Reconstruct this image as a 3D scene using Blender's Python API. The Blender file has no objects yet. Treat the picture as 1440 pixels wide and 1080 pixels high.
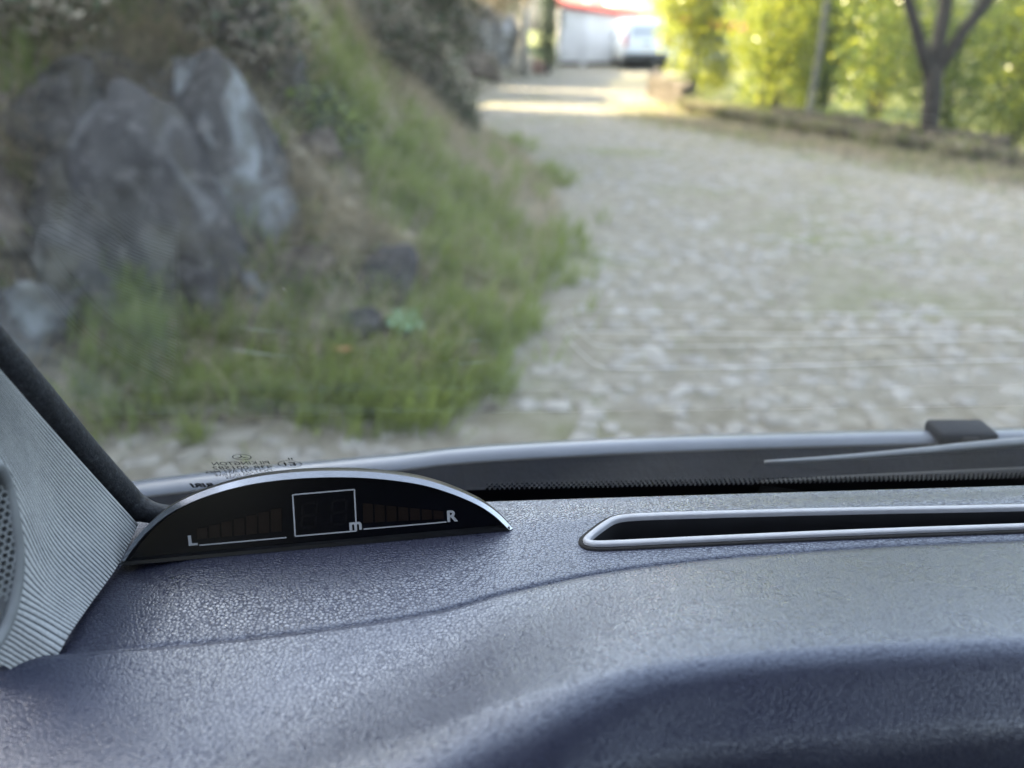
import bpy, bmesh, math, random
import numpy as np
from mathutils import Vector, Matrix, noise

random.seed(7)
rng = np.random.default_rng(7)
S = bpy.context.scene
COL = S.collection
R = math.radians

# ------------------------------------------------------------------ camera
PITCH = R(25.7)
CAM = Vector((0.0, 0.0, 1.5))
cd = bpy.data.cameras.new('camera')
cam = bpy.data.objects.new('camera', cd)
COL.objects.link(cam)
cam.location = CAM
cam.rotation_euler = (math.pi / 2 - PITCH, 0, 0)
cd.sensor_width = 36
cd.lens = 26
cd.clip_start = 0.01
cd.clip_end = 3000
cd.dof.use_dof = True
cd.dof.focus_distance = 0.245
cd.dof.aperture_fstop = 7.6
S.camera = cam
FWD = Vector((0, math.cos(PITCH), -math.sin(PITCH)))
UP = Vector((0, math.sin(PITCH), math.cos(PITCH)))
RT = Vector((1, 0, 0))
FPX = 1040.0

# ------------------------------------------------------------------ world, sun, exposure
SUN_TO = Vector((-0.80, 0.36, 0.46)).normalized()
w = bpy.data.worlds.new('World')
S.world = w
w.use_nodes = True
wn = w.node_tree
wn.nodes.clear()
sky = wn.nodes.new('ShaderNodeTexSky')
sky.sky_type = 'NISHITA'
sky.sun_disc = False
sky.sun_elevation = math.asin(SUN_TO.z)
sky.sun_rotation = math.atan2(SUN_TO.x, SUN_TO.y)
sky.air_density = 1.0
sky.dust_density = 5.0
hsv = wn.nodes.new('ShaderNodeHueSaturation')
hsv.inputs['Saturation'].default_value = 0.58
bg = wn.nodes.new('ShaderNodeBackground')
bg.inputs['Strength'].default_value = 0.15
wo = wn.nodes.new('ShaderNodeOutputWorld')
wn.links.new(sky.outputs[0], hsv.inputs['Color'])
wn.links.new(hsv.outputs[0], bg.inputs['Color'])
wn.links.new(bg.outputs[0], wo.inputs['Surface'])
sl = bpy.data.lights.new('sun', 'SUN')
sl.energy = 5.0
sl.angle = R(0.5)
sl.color = (1.0, 0.80, 0.50)
sun = bpy.data.objects.new('sun', sl)
COL.objects.link(sun)
sun.rotation_euler = (-SUN_TO).to_track_quat('-Z', 'Y').to_euler()
sun.location = (-20, 10, 30)
S.view_settings.view_transform = 'Standard'
S.view_settings.look = 'None'
S.view_settings.gamma = 1
S.view_settings.exposure = 3.32
S.cycles.max_bounces = 8
S.cycles.transparent_max_bounces = 16
S.cycles.caustics_reflective = False
S.cycles.caustics_refractive = False


# ------------------------------------------------------------------ helpers
def ray(px, py):
    u = float((px - 720) / FPX)
    v = float((py - 540) / FPX)
    return FWD + u * RT - v * UP


def at(px, py, t):
    """point at depth t (metres along the view axis) on the sight line of a photo point"""
    return CAM + ray(px, py) * float(t)


def on_z(px, py, z=0.0):
    d = ray(px, py)
    return CAM + d * ((z - CAM.z) / d.z)


def tag(o, label=None, cat=None, group=None, kind=None):
    if label: o['label'] = label
    if cat: o['category'] = cat
    if group: o['group'] = group
    if kind: o['kind'] = kind
    return o


def thing(name, loc, label, cat, group=None):
    o = bpy.data.objects.new(name, None)
    o.empty_display_size = 0.1
    COL.objects.link(o)
    o.location = loc
    return tag(o, label, cat, group)


def adopt(o, parent):
    if parent is None:
        return o
    p, off = parent, Vector((0, 0, 0))
    while p is not None:
        off = off + Vector(p.location)
        p = p.parent
    o.parent = parent
    o.location = Vector(o.location) - off
    return o


def link_mesh(name, me, mat=None, parent=None, loc=(0, 0, 0)):
    o = bpy.data.objects.new(name, me)
    COL.objects.link(o)
    o.location = loc
    if mat is not None and not me.materials:
        me.materials.append(mat)
    return adopt(o, parent)


def mk(name, verts, faces, mat, parent=None, smooth=False, uv=None):
    me = bpy.data.meshes.new(name)
    me.from_pydata([tuple(v) for v in verts], [], faces)
    me.update()
    if smooth:
        me.polygons.foreach_set('use_smooth', [True] * len(me.polygons))
    if uv is not None:
        l = me.uv_layers.new(name='UVMap')
        idx = np.empty(len(me.loops), dtype=np.int32)
        me.loops.foreach_get('vertex_index', idx)
        l.data.foreach_set('uv', np.asarray(uv, dtype=np.float32)[idx].ravel())
    return link_mesh(name, me, mat, parent)


def tri_mesh(name, V, F, mat, parent=None, smooth=False, extra_mats=None, midx=None, loc=(0, 0, 0)):
    """fast triangle soup from numpy"""
    me = bpy.data.meshes.new(name)
    V = np.asarray(V, dtype=np.float32)
    F = np.asarray(F, dtype=np.int32)
    me.vertices.add(len(V))
    me.vertices.foreach_set('co', V.ravel())
    me.loops.add(F.size)
    me.loops.foreach_set('vertex_index', F.ravel())
    me.polygons.add(len(F))
    me.polygons.foreach_set('loop_start', np.arange(0, F.size, F.shape[1], dtype=np.int32))
    me.polygons.foreach_set('loop_total', np.full(len(F), F.shape[1], dtype=np.int32))
    me.materials.append(mat)
    for m in (extra_mats or []):
        me.materials.append(m)
    if midx is not None:
        me.polygons.foreach_set('material_index', np.asarray(midx, dtype=np.int32))
    if smooth:
        me.polygons.foreach_set('use_smooth', np.ones(len(F), dtype=bool))
    me.update(calc_edges=True)
    me.validate()
    return link_mesh(name, me, None, parent, loc)


def grid_faces(nu, nv, flip=False):
    f = []
    for j in range(nv - 1):
        for i in range(nu - 1):
            a = j * nu + i
            q = (a, a + 1, a + nu + 1, a + nu)
            f.append(q[::-1] if flip else q)
    return f


def bm_obj(name, bm, mat, parent=None, smooth=False):
    me = bpy.data.meshes.new(name)
    bm.to_mesh(me)
    bm.free()
    if smooth:
        me.polygons.foreach_set('use_smooth', [True] * len(me.polygons))
    return link_mesh(name, me, mat, parent)


def box(bm, x0, x1, y0, y1, z0, z1, bev=0.0, seg=2):
    r = bmesh.ops.create_cube(bm, size=1)
    vs = r['verts']
    for v in vs:
        v.co = Vector(((x0 + x1) / 2 + v.co.x * (x1 - x0), (y0 + y1) / 2 + v.co.y * (y1 - y0), (z0 + z1) / 2 + v.co.z * (z1 - z0)))
    if bev > 0:
        es = list({e for v in vs for e in v.link_edges})
        bmesh.ops.bevel(bm, geom=es, offset=bev, segments=seg, affect='EDGES', profile=0.5)
    return vs


def tube(pts, rad, n=8, cap=True):
    """verts, faces of a tube along points; rad scalar or list"""
    pts = [Vector(p) for p in pts]
    if not hasattr(rad, '__len__'):
        rad = [rad] * len(pts)
    V, F = [], []
    ref = Vector((0.13, 0.21, 1)).normalized()
    for i, p in enumerate(pts):
        d = (pts[min(i + 1, len(pts) - 1)] - pts[max(i - 1, 0)]).normalized()
        a = d.cross(ref)
        if a.length < 1e-4:
            a = d.cross(Vector((1, 0, 0)))
        a.normalize()
        b = d.cross(a)
        for k in range(n):
            an = 2 * math.pi * k / n
            V.append(p + (a * math.cos(an) + b * math.sin(an)) * rad[i])
    for i in range(len(pts) - 1):
        for k in range(n):
            F.append((i * n + k, i * n + (k + 1) % n, (i + 1) * n + (k + 1) % n, (i + 1) * n + k))
    if cap:
        F.append(tuple(range(n))[::-1])
        F.append(tuple(range((len(pts) - 1) * n, len(pts) * n)))
    return V, F


def crom(P, n):
    """Catmull-Rom through rows of P (k x dim) -> n samples"""
    P = np.asarray(P, dtype=float)
    k = len(P)
    out = []
    for q in np.linspace(0, k - 1, n):
        i = min(int(q), k - 2)
        f = q - i
        p0 = P[i - 1] if i > 0 else 2 * P[0] - P[1]
        p3 = P[i + 2] if i + 2 < k else 2 * P[-1] - P[-2]
        p1, p2 = P[i], P[i + 1]
        out.append(0.5 * ((2 * p1) + (-p0 + p2) * f + (2 * p0 - 5 * p1 + 4 * p2 - p3) * f * f + (-p0 + 3 * p1 - 3 * p2 + p3) * f ** 3))
    return np.array(out)


def sstep(a, b, x):
    t = np.clip((x - a) / (b - a), 0, 1)
    return t * t * (3 - 2 * t)


# ------------------------------------------------------------------ materials
class M:
    def __init__(s, name):
        s.m = bpy.data.materials.new(name)
        s.m.use_nodes = True
        s.t = s.m.node_tree
        s.t.nodes.clear()
        s.out = s.n('ShaderNodeOutputMaterial')

    def n(s, typ, **kw):
        nd = s.t.nodes.new(typ)
        for k, v in kw.items():
            if k[0] == '_':
                setattr(nd, k[1:], v)
            else:
                nd.inputs[k.replace('__', ' ')].default_value = v
        return nd

    def l(s, a, b):
        s.t.links.new(a, b)

    def coord(s, which='Object'):
        if which == 'World':
            return s.n('ShaderNodeNewGeometry').outputs['Position']
        return s.n('ShaderNodeTexCoord').outputs[which]

    def noise(s, scale, detail=4, rough=0.55, co=None, which='World', dist=0.0):
        nd = s.n('ShaderNodeTexNoise', Scale=scale, Detail=detail, Roughness=rough, Distortion=dist)
        s.l(co if co is not None else s.coord(which), nd.inputs['Vector'])
        return nd.outputs['Fac']

    def ramp(s, fac, stops):
        nd = s.n('ShaderNodeValToRGB')
        cr = nd.color_ramp
        while len(cr.elements) < len(stops):
            cr.elements.new(0.5)
        for e, (p, c) in zip(cr.elements, stops):
            e.position = p
            e.color = (c, c, c, 1) if not hasattr(c, '__len__') else (*c, 1)
        s.l(fac, nd.inputs['Fac'])
        return nd.outputs['Color']

    def mix(s, fac, a, b):
        nd = s.n('ShaderNodeMix', _data_type='RGBA')
        if hasattr(fac, 'links'):
            s.l(fac, nd.inputs[0])
        else:
            nd.inputs[0].default_value = fac
        for q, i in ((a, 6), (b, 7)):
            if hasattr(q, 'links'):
                s.l(q, nd.inputs[i])
            else:
                nd.inputs[i].default_value = (*q, 1)
        return nd.outputs[2]

    def math(s, op, a, b=0.0, clamp=False):
        nd = s.n('ShaderNodeMath', _operation=op, _use_clamp=clamp)
        for q, i in ((a, 0), (b, 1)):
            if hasattr(q, 'links'):
                s.l(q, nd.inputs[i])
            else:
                nd.inputs[i].default_value = q
        return nd.outputs[0]

    def bump(s, h, strength=0.5, dist=0.01, normal=None):
        nd = s.n('ShaderNodeBump', Strength=strength, Distance=dist)
        s.l(h, nd.inputs['Height'])
        if normal is not None:
            s.l(normal, nd.inputs['Normal'])
        return nd.outputs['Normal']

    def bsdf(s, color, rough=0.6, normal=None, spec=0.5, metal=0.0, **kw):
        p = s.n('ShaderNodeBsdfPrincipled')
        for q, k in ((color, 'Base Color'), (rough, 'Roughness')):
            if hasattr(q, 'links'):
                s.l(q, p.inputs[k])
            else:
                p.inputs[k].default_value = (*q, 1) if hasattr(q, '__len__') else q
        p.inputs['Specular IOR Level'].default_value = spec
        p.inputs['Metallic'].default_value = metal
        for k, v in kw.items():
            p.inputs[k.replace('__', ' ')].default_value = v
        if normal is not None:
            s.l(normal, p.inputs['Normal'])
        s.l(p.outputs[0], s.out.inputs['Surface'])
        return p


def plain(name, color, rough=0.6, spec=0.5, var=0.15, scale=6.0, metal=0.0, bump=0.0, **kw):
    m = M(name)
    f = m.noise(scale, 5)
    lo = tuple(c * (1 - var) for c in color)
    hi = tuple(min(1, c * (1 + var)) for c in color)
    c = m.ramp(f, [(0.3, lo), (0.7, hi)])
    nrm = m.bump(m.noise(scale * 5, 4), bump, 0.01) if bump else None
    m.bsdf(c, rough, nrm, spec, metal, **kw)
    return m.m


def leather(name, color, rough=0.46, cell=920.0, strength=0.27, cavity=0.25):
    """soft-touch dashboard plastic with a pebbled grain about a millimetre across"""
    m = M(name)
    co = m.coord('World')
    wob = m.n('ShaderNodeTexNoise', Scale=420.0, Detail=2.0)
    m.l(co, wob.inputs['Vector'])
    sc = m.n('ShaderNodeVectorMath', _operation='SCALE')
    m.l(wob.outputs['Color'], sc.inputs[0])
    sc.inputs['Scale'].default_value = 0.0006
    ad = m.n('ShaderNodeVectorMath', _operation='ADD')
    m.l(co, ad.inputs[0])
    m.l(sc.outputs[0], ad.inputs[1])
    st = m.n('ShaderNodeVectorMath', _operation='MULTIPLY')
    m.l(ad.outputs[0], st.inputs[0])
    st.inputs[1].default_value = (0.90, 1.10, 1.0)
    vo = m.n('ShaderNodeTexVoronoi', _feature='DISTANCE_TO_EDGE', Scale=cell)
    m.l(st.outputs[0], vo.inputs['Vector'])
    h = m.ramp(vo.outputs['Distance'], [(0.0, 0.0), (0.07, 0.6), (0.20, 1.0)])
    big = m.noise(25, 3)
    c = m.ramp(big, [(0.3, tuple(x * 0.9 for x in color)), (0.7, tuple(x * 1.1 for x in color))])
    # dust specks lying on the top
    dust = m.math('GREATER_THAN', m.noise(900, 1), 0.80)
    c = m.mix(dust, c, (0.22, 0.22, 0.22))
    rr = m.ramp(m.noise(60, 3), [(0.3, rough - 0.04), (0.7, rough + 0.05)])
    p = m.bsdf(c, rr, m.bump(h, strength, 0.0004), 1.0, Coat__Weight=0.6, Coat__Roughness=0.30, Coat__IOR=1.5)
    p.inputs['Specular Tint'].default_value = (0.72, 0.82, 1.0, 1)
    m.l(p.inputs['Normal'].links[0].from_socket, p.inputs['Coat Normal'])
    cav = m.ramp(vo.outputs['Distance'], [(0.02, cavity), (0.16, 1.0)])       # gloss cut in the grooves, standing in for their occlusion shade
    m.l(m.math('MULTIPLY', cav, 0.6), p.inputs['Coat Weight'])
    m.l(cav, p.inputs['Specular IOR Level'])
    return m.m


MAT = {}
MAT['dash'] = leather('dash_grain', (0.021, 0.023, 0.042), 0.27)
MAT['cowl'] = leather('binnacle_grain', (0.021, 0.024, 0.044), 0.28, 940.0, 0.20, 0.35)
MAT['vent'] = plain('vent_plastic', (0.30, 0.315, 0.36), 0.45, 0.5, 0.06, 300)
MAT['black_rubber'] = plain('black_rubber', (0.010, 0.010, 0.012), 0.75, 0.3, 0.2, 200)
MAT['deep_black'] = plain('dark_recess_plastic', (0.012, 0.013, 0.017), 0.6, 0.4, 0.2, 100)


def seal_mat():
    m = M('seal_fabric')
    co = m.coord('World')
    f = m.noise(700, 3, co=co)
    c = m.ramp(f, [(0.35, (0.010, 0.012, 0.016)), (0.6, (0.022, 0.026, 0.034)), (0.75, (0.05, 0.055, 0.065))])
    m.bsdf(c, 0.72, m.bump(m.noise(1400, 2, co=co), 0.5, 0.0004), 0.35)
    return m.m


MAT['seal'] = seal_mat()


def trim_mat():
    m = M('ribbed_trim_fabric')
    uv = m.coord('UV')
    sp = m.n('ShaderNodeSeparateXYZ')
    m.l(uv, sp.inputs[0])
    wob = m.math('MULTIPLY', m.math('SUBTRACT', m.noise(9, 3, co=uv), 0.5), 0.25)
    ph = m.math('FRACT', m.math('ADD', m.math('MULTIPLY', sp.outputs['Y'], NRIB), wob))
    d = m.math('ABSOLUTE', m.math('SUBTRACT', ph, 0.5))          # 0.5 in the groove
    line = m.ramp(d, [(0.30, 0.0), (0.42, 1.0)])
    tone = m.ramp(m.noise(40, 4), [(0.3, (0.36, 0.385, 0.405)), (0.7, (0.46, 0.485, 0.505))])
    fib = m.noise(1500, 2)
    tone = m.mix(m.ramp(fib, [(0.35, 0.35), (0.7, 0.0)]), tone, (0.15, 0.168, 0.19))
    c = m.mix(line, tone, (0.035, 0.042, 0.055))
    m.bsdf(c, 0.85, m.bump(fib, 0.4, 0.0003), 0.2)
    return m.m


NRIB = 46
MAT['trim'] = trim_mat()
MAT['grille'] = plain('grille_plastic', (0.14, 0.155, 0.17), 0.6, 0.4, 0.1, 200)
MAT['headliner'] = plain('headliner_fabric', (0.18, 0.18, 0.18), 0.9, 0.1, 0.1, 50)
MAT['door'] = plain('door_panel_plastic', (0.05, 0.055, 0.065), 0.6, 0.4, 0.1, 30)
MAT['housing'] = plain('display_housing', (0.006, 0.0065, 0.008), 0.35, 0.4, 0.2, 200)
MAT['silver'] = plain('display_satin_rim', (0.30, 0.315, 0.35), 0.22, 0.8, 0.05, 200, metal=1.0)
MAT['screen'] = plain('display_smoked_screen', (0.0012, 0.0015, 0.003), 0.22, 0.22, 0.2, 200)
MAT['print'] = plain('display_white_print', (0.30, 0.315, 0.34), 0.6, 0.3, 0.06, 600)
MAT['bar'] = plain('unlit_amber_segment', (0.0065, 0.0038, 0.0030), 0.3, 0.22, 0.2, 300)
MAT['digit'] = plain('unlit_digit_segment', (0.0030, 0.0031, 0.0048), 0.25, 0.22, 0.2, 300)
MAT['hood'] = plain('hood_paint', (0.13, 0.145, 0.18), 0.25, 0.6, 0.1, 30)
MAT['cowl_plastic'] = plain('cowl_plastic', (0.008, 0.010, 0.016), 0.7, 0.15, 0.25, 60, bump=0.1)
MAT['wiper'] = plain('wiper_metal', (0.12, 0.13, 0.15), 0.35, 0.5, 0.1, 60)
MAT['nozzle'] = plain('nozzle_plastic', (0.008, 0.010, 0.016), 0.7, 0.2, 0.1, 60)
MAT['frit'] = plain('frit_enamel', (0.006, 0.006, 0.008), 0.5, 0.3, 0.1, 300)
MAT['stamp'] = plain('stamp_enamel', (0.006, 0.007, 0.008), 0.6, 0.2, 0.1, 300)


def glass_mat():
    """clear laminated pane: Fresnel reflection, and a film of dust outside the wiped area"""
    m = M('windshield_glass')
    uv = m.coord('UV')                           # metres across, metres up the pane
    geo = m.n('ShaderNodeNewGeometry')
    ior = m.n('ShaderNodeMix', _data_type='FLOAT')
    m.l(geo.outputs['Backfacing'], ior.inputs[0])
    ior.inputs[2].default_value = 1.42
    ior.inputs[3].default_value = 1 / 1.42
    fr = m.n('ShaderNodeFresnel')
    m.l(ior.outputs[0], fr.inputs['IOR'])
    tr = m.n('ShaderNodeBsdfTransparent', Color=(0.965, 0.985, 0.97, 1))
    gl = m.n('ShaderNodeBsdfGlossy', Roughness=0.0)
    gl.inputs['Color'].default_value = (0.9, 0.95, 1, 1)
    mx = m.n('ShaderNodeMixShader')
    m.l(fr.outputs[0], mx.inputs[0])
    m.l(tr.outputs[0], mx.inputs[1])
    m.l(gl.outputs[0], mx.inputs[2])
    # dust film
    sp = m.n('ShaderNodeSeparateXYZ')
    m.l(uv, sp.inputs[0])
    streak = m.noise(30, 4, co=uv, dist=1.0)
    film = m.ramp(streak, [(0.35, 0.008), (0.72, 0.026)])
    # wiped arc: circle around the wiper spindle
    dx = m.math('SUBTRACT', sp.outputs['X'], 0.30)
    dy = m.math('ADD', sp.outputs['Y'], 0.30)
    rad = m.math('SQRT', m.math('ADD', m.math('MULTIPLY', dx, dx), m.math('MULTIPLY', dy, dy)))
    wob = m.math('MULTIPLY', m.noise(40, 2, co=uv), 0.006)
    outside = m.ramp(m.math('ADD', rad, wob), [(0.405, 1.0), (0.411, 0.0)])
    low = m.math('MULTIPLY', outside, m.ramp(m.noise(22, 5, co=uv), [(0.3, 0.008), (0.7, 0.030)]))
    fine = m.math('MULTIPLY', m.ramp(m.noise(1600, 1, co=uv), [(0.45, 0.0), (0.8, 0.10)]), 0.35)
    vo = m.n('ShaderNodeTexVoronoi', _feature='F1', Scale=70.0)
    m.l(uv, vo.inputs['Vector'])
    speck = m.ramp(vo.outputs['Distance'], [(0.02, 0.75), (0.035, 0.0)])
    pick = m.n('ShaderNodeSeparateColor')
    m.l(vo.outputs['Color'], pick.inputs[0])
    speck = m.math('MULTIPLY', speck, m.math('GREATER_THAN', pick.outputs[0], 0.72))
    f = m.math('ADD', m.math('ADD', film, low), m.math('ADD', fine, speck), clamp=True)
    f = m.math('MULTIPLY', f, 0.45)
    df = m.n('ShaderNodeBsdfDiffuse', Color=(0.62, 0.62, 0.60, 1))
    tl = m.n('ShaderNodeBsdfTranslucent', Color=(0.62, 0.62, 0.60, 1))
    dm = m.n('ShaderNodeMixShader', Fac=0.6)
    m.l(df.outputs[0], dm.inputs[1])
    m.l(tl.outputs[0], dm.inputs[2])
    m2 = m.n('ShaderNodeMixShader')
    m.l(f, m2.inputs[0])
    m.l(mx.outputs[0], m2.inputs[1])
    m.l(dm.outputs[0], m2.inputs[2])
    m.l(m2.outputs[0], m.out.inputs['Surface'])
    return m.m


MAT['glass'] = glass_mat()


def leaf_mat(name, a, b, trans=0.45, rough=0.5, scale=7.0, tcol=None):
    m = M(name)
    f = m.noise(scale, 3)
    c = m.ramp(f, [(0.32, a), (0.68, b)])
    p = m.bsdf(c, rough, None, 0.35)
    tl = m.n('ShaderNodeBsdfTranslucent')
    tc = m.mix(0.55, c, tcol or (b[0] * 2.2, b[1] * 2.0, b[2] * 0.8))
    m.l(tc, tl.inputs['Color'])
    mx = m.n('ShaderNodeMixShader', Fac=trans)
    m.l(p.outputs[0], mx.inputs[1])
    m.l(tl.outputs[0], mx.inputs[2])
    m.l(mx.outputs[0], m.out.inputs['Surface'])
    return m.m


MAT['grass'] = leaf_mat('grass_blade', (0.075, 0.11, 0.035), (0.17, 0.215, 0.075), 0.4, 0.5, 2.5)
MAT['dry_grass'] = leaf_mat('dry_grass_blade', (0.22, 0.185, 0.12), (0.42, 0.36, 0.25), 0.25, 0.6, 4, (0.3, 0.25, 0.15))
MAT['leaf_bright'] = leaf_mat('spring_leaf', (0.09, 0.14, 0.02), (0.20, 0.26, 0.04), 0.5, 0.3, 5, (0.62, 0.60, 0.06))
MAT['leaf_mid'] = leaf_mat('hedge_leaf', (0.03, 0.058, 0.018), (0.09, 0.13, 0.03), 0.42, 0.25, 5, (0.30, 0.36, 0.06))
MAT['leaf_dark'] = leaf_mat('ivy_leaf', (0.018, 0.032, 0.012), (0.045, 0.06, 0.025), 0.2, 0.45, 5)
MAT['leaf_brown'] = leaf_mat('withered_leaf', (0.075, 0.063, 0.048), (0.21, 0.18, 0.135), 0.2, 0.7, 3, (0.12, 0.10, 0.07))
MAT['leaf_pale'] = leaf_mat('pale_rosette_leaf', (0.13, 0.24, 0.13), (0.22, 0.34, 0.21), 0.2, 0.6, 20)
MAT['flower'] = leaf_mat('pink_flower', (0.35, 0.16, 0.16), (0.55, 0.30, 0.28), 0.3, 0.6, 20, (0.5, 0.25, 0.25))
MAT['conifer'] = leaf_mat('conifer_sprig', (0.016, 0.035, 0.018), (0.035, 0.06, 0.03), 0.15, 0.6, 5)
MAT['bark'] = plain('bark', (0.034, 0.030, 0.026), 0.9, 0.2, 0.45, 14, bump=0.8)
MAT['bark_pale'] = plain('pale_bark', (0.12, 0.12, 0.105), 0.85, 0.2, 0.3, 12, bump=0.5)


def rock_mat(name, base, dark, pale, lichen_amt):
    m = M(name)
    co = m.coord('Object')
    f = m.noise(5, 6, 0.62, co=co)
    c = m.ramp(f, [(0.30, dark), (0.52, base), (0.75, tuple(x * 1.35 for x in base))])
    li = m.ramp(m.noise(2.6, 4, 0.5, co=co, dist=0.6), [(0.60 - lichen_amt, 0.0), (0.70 - lichen_amt, 1.0)])
    c = m.mix(m.math('MULTIPLY', li, 0.75), c, pale)
    sp = m.ramp(m.noise(13, 4, 0.6, co=co), [(0.52, 0.0), (0.66, 0.8)])
    c = m.mix(sp, c, tuple(x * 2.0 for x in base))
    ms = m.ramp(m.noise(1.9, 5, 0.6, co=co, dist=0.4), [(0.50, 0.0), (0.62, 0.65)])
    c = m.mix(ms, c, (0.085, 0.078, 0.052))
    nrm = m.bump(m.noise(8, 8, 0.75, co=co), 1.0, 0.09)
    m.bsdf(c, 0.9, nrm, 0.25)
    return m.m


MAT['rock'] = rock_mat('granite', (0.075, 0.071, 0.070), (0.022, 0.021, 0.021), (0.21, 0.215, 0.225), 0.06)
MAT['rock_lichen'] = rock_mat('lichened_granite', (0.080, 0.076, 0.074), (0.026, 0.025, 0.025), (0.36, 0.39, 0.42), 0.16)
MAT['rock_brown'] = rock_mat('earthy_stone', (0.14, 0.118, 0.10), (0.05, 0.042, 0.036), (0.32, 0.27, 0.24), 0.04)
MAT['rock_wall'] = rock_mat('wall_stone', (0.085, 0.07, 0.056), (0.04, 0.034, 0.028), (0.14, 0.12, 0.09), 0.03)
MAT['rock_far'] = rock_mat('pale_outcrop', (0.20, 0.195, 0.195), (0.08, 0.075, 0.065), (0.38, 0.38, 0.40), 0.08)


def soil_mat():
    m = M('bank_soil')
    a = m.noise(1.6, 6, 0.6)
    b = m.noise(9, 5, 0.65)
    c = m.ramp(b, [(0.36, (0.055, 0.048, 0.038)), (0.5, (0.18, 0.158, 0.12)), (0.72, (0.40, 0.355, 0.28))])
    g = m.ramp(b, [(0.3, (0.035, 0.055, 0.016)), (0.7, (0.10, 0.13, 0.04))])
    c = m.mix(m.ramp(a, [(0.52, 0.0), (0.66, 0.7)]), c, g)
    m.bsdf(c, 0.95, m.bump(m.noise(14, 6, 0.7), 0.9, 0.06), 0.15)
    return m.m


MAT['soil'] = soil_mat()


def ground_mat():
    m = M('field_ground')
    b = m.noise(0.6, 6, 0.6)
    c = m.ramp(b, [(0.3, (0.05, 0.07, 0.02)), (0.55, (0.11, 0.12, 0.045)), (0.75, (0.18, 0.15, 0.09))])
    m.bsdf(c, 0.95, m.bump(m.noise(8, 5), 0.6, 0.05), 0.1)
    return m.m


MAT['ground'] = ground_mat()


def road_bed_mat():
    m = M('road_bed')
    b = m.noise(7.0, 7, 0.72)
    c = m.ramp(b, [(0.3, (0.125, 0.112, 0.085)), (0.5, (0.185, 0.170, 0.138)), (0.70, (0.26, 0.246, 0.215))])
    g = m.ramp(m.noise(0.55, 4, 0.6), [(0.52, 0.0), (0.68, 0.75)])
    c = m.mix(g, c, (0.13, 0.14, 0.065))
    m.bsdf(c, 0.95, m.bump(m.noise(40, 5, 0.7), 0.8, 0.02), 0.15)
    return m.m


MAT['road'] = road_bed_mat()


def sett_mat(name, base):
    m = M(name)
    f = m.noise(11, 6, 0.7)
    c = m.ramp(f, [(0.3, tuple(x * 0.68 for x in base)), (0.5, base), (0.72, tuple(min(0.7, x * 1.35) for x in base))])
    dirt = m.ramp(m.noise(0.9, 5, 0.6), [(0.48, 0.0), (0.68, 0.7)])
    c = m.mix(dirt, c, (0.175, 0.16, 0.122))
    m.bsdf(c, 0.9, m.bump(m.noise(60, 5), 0.5, 0.008), 0.2)
    return m.m


MAT['sett_a'] = sett_mat('granite_sett_grey', (0.205, 0.195, 0.178))
MAT['sett_b'] = sett_mat('granite_sett_pale', (0.235, 0.225, 0.208))
MAT['sett_c'] = sett_mat('granite_sett_brown', (0.19, 0.177, 0.148))

MAT['plaster'] = plain('garage_plaster', (0.74, 0.73, 0.74), 0.9, 0.2, 0.10, 1.2, bump=0.2)
MAT['plaster_grey'] = plain('grey_panel', (0.62, 0.61, 0.62), 0.85, 0.2, 0.10, 1.2)
MAT['tile'] = plain('red_roof_tile', (0.42, 0.085, 0.07), 0.8, 0.3, 0.25, 5, bump=0.4)
MAT['white_wall'] = plain('white_wall', (0.78, 0.75, 0.72), 0.9, 0.2, 0.05, 1.0)
MAT['van_white'] = plain('van_white_paint', (0.62, 0.66, 0.72), 0.25, 0.5, 0.03, 2.0)
MAT['van_glass'] = plain('van_sky_tone_glass', (0.32, 0.35, 0.40), 0.05, 0.9, 0.02, 2.0)  # pale base colour paints the reflected sky into the glass
MAT['van_dark'] = plain('van_dark_plastic', (0.03, 0.032, 0.035), 0.6, 0.4, 0.1, 5)
MAT['lamp_red'] = plain('tail_lamp_red', (0.35, 0.05, 0.04), 0.2, 0.5, 0.05, 5)
MAT['plate'] = plain('number_plate', (0.7, 0.7, 0.66), 0.5, 0.4, 0.02, 5)
MAT['tyre'] = plain('tyre', (0.02, 0.02, 0.02), 0.85, 0.3, 0.1, 20)
MAT['rim'] = plain('wheel_rim', (0.35, 0.36, 0.38), 0.35, 0.5, 0.05, 20, metal=0.7)
MAT['pole'] = plain('concrete_pole', (0.36, 0.35, 0.34), 0.85, 0.2, 0.1, 8)

# ------------------------------------------------------------------ terrain functions
FOOT = np.array([(-9.0, -30), (-2.9, -4), (-2.6, 1.5), (-2.2, 2.45), (-1.5, 2.66), (-0.7, 2.78), (-0.3, 2.95), (-0.1, 3.3), (0.1, 4.0),
                 (0.3, 5.0), (0.48, 6.6), (0.44, 8.0), (0.15, 10.2), (-0.4, 12.4), (-0.75, 14.5), (-0.8, 18.4), (-0.4, 23.0),
                 (0.5, 27.0), (1.25, 31.0), (1.4, 36.5), (1.0, 60.0)])


def bank_dist(X, Y):
    """signed distance to the left of the foot line (positive on the bank)"""
    P = np.stack([X, Y], -1).astype(float)
    best = np.full(X.shape, 1e9)
    for a, b in zip(FOOT[:-1], FOOT[1:]):
        ab = b - a
        t = np.clip(((P - a) @ ab) / (ab @ ab), 0, 1)
        d = np.linalg.norm(P - (a + t[..., None] * ab), axis=-1)
        best = np.minimum(best, d)
    fx = np.interp(Y, FOOT[:, 1], FOOT[:, 0])
    return np.where(X < fx, best, -best)


PROF_D = [0, 0.3, 0.8, 1.5, 2.5, 4.0, 6.0, 8.0, 12, 30]
PROF_H = [0, 0.05, 0.26, 0.95, 2.3, 4.6, 7.6, 9.6, 11.0, 12.0]


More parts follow.
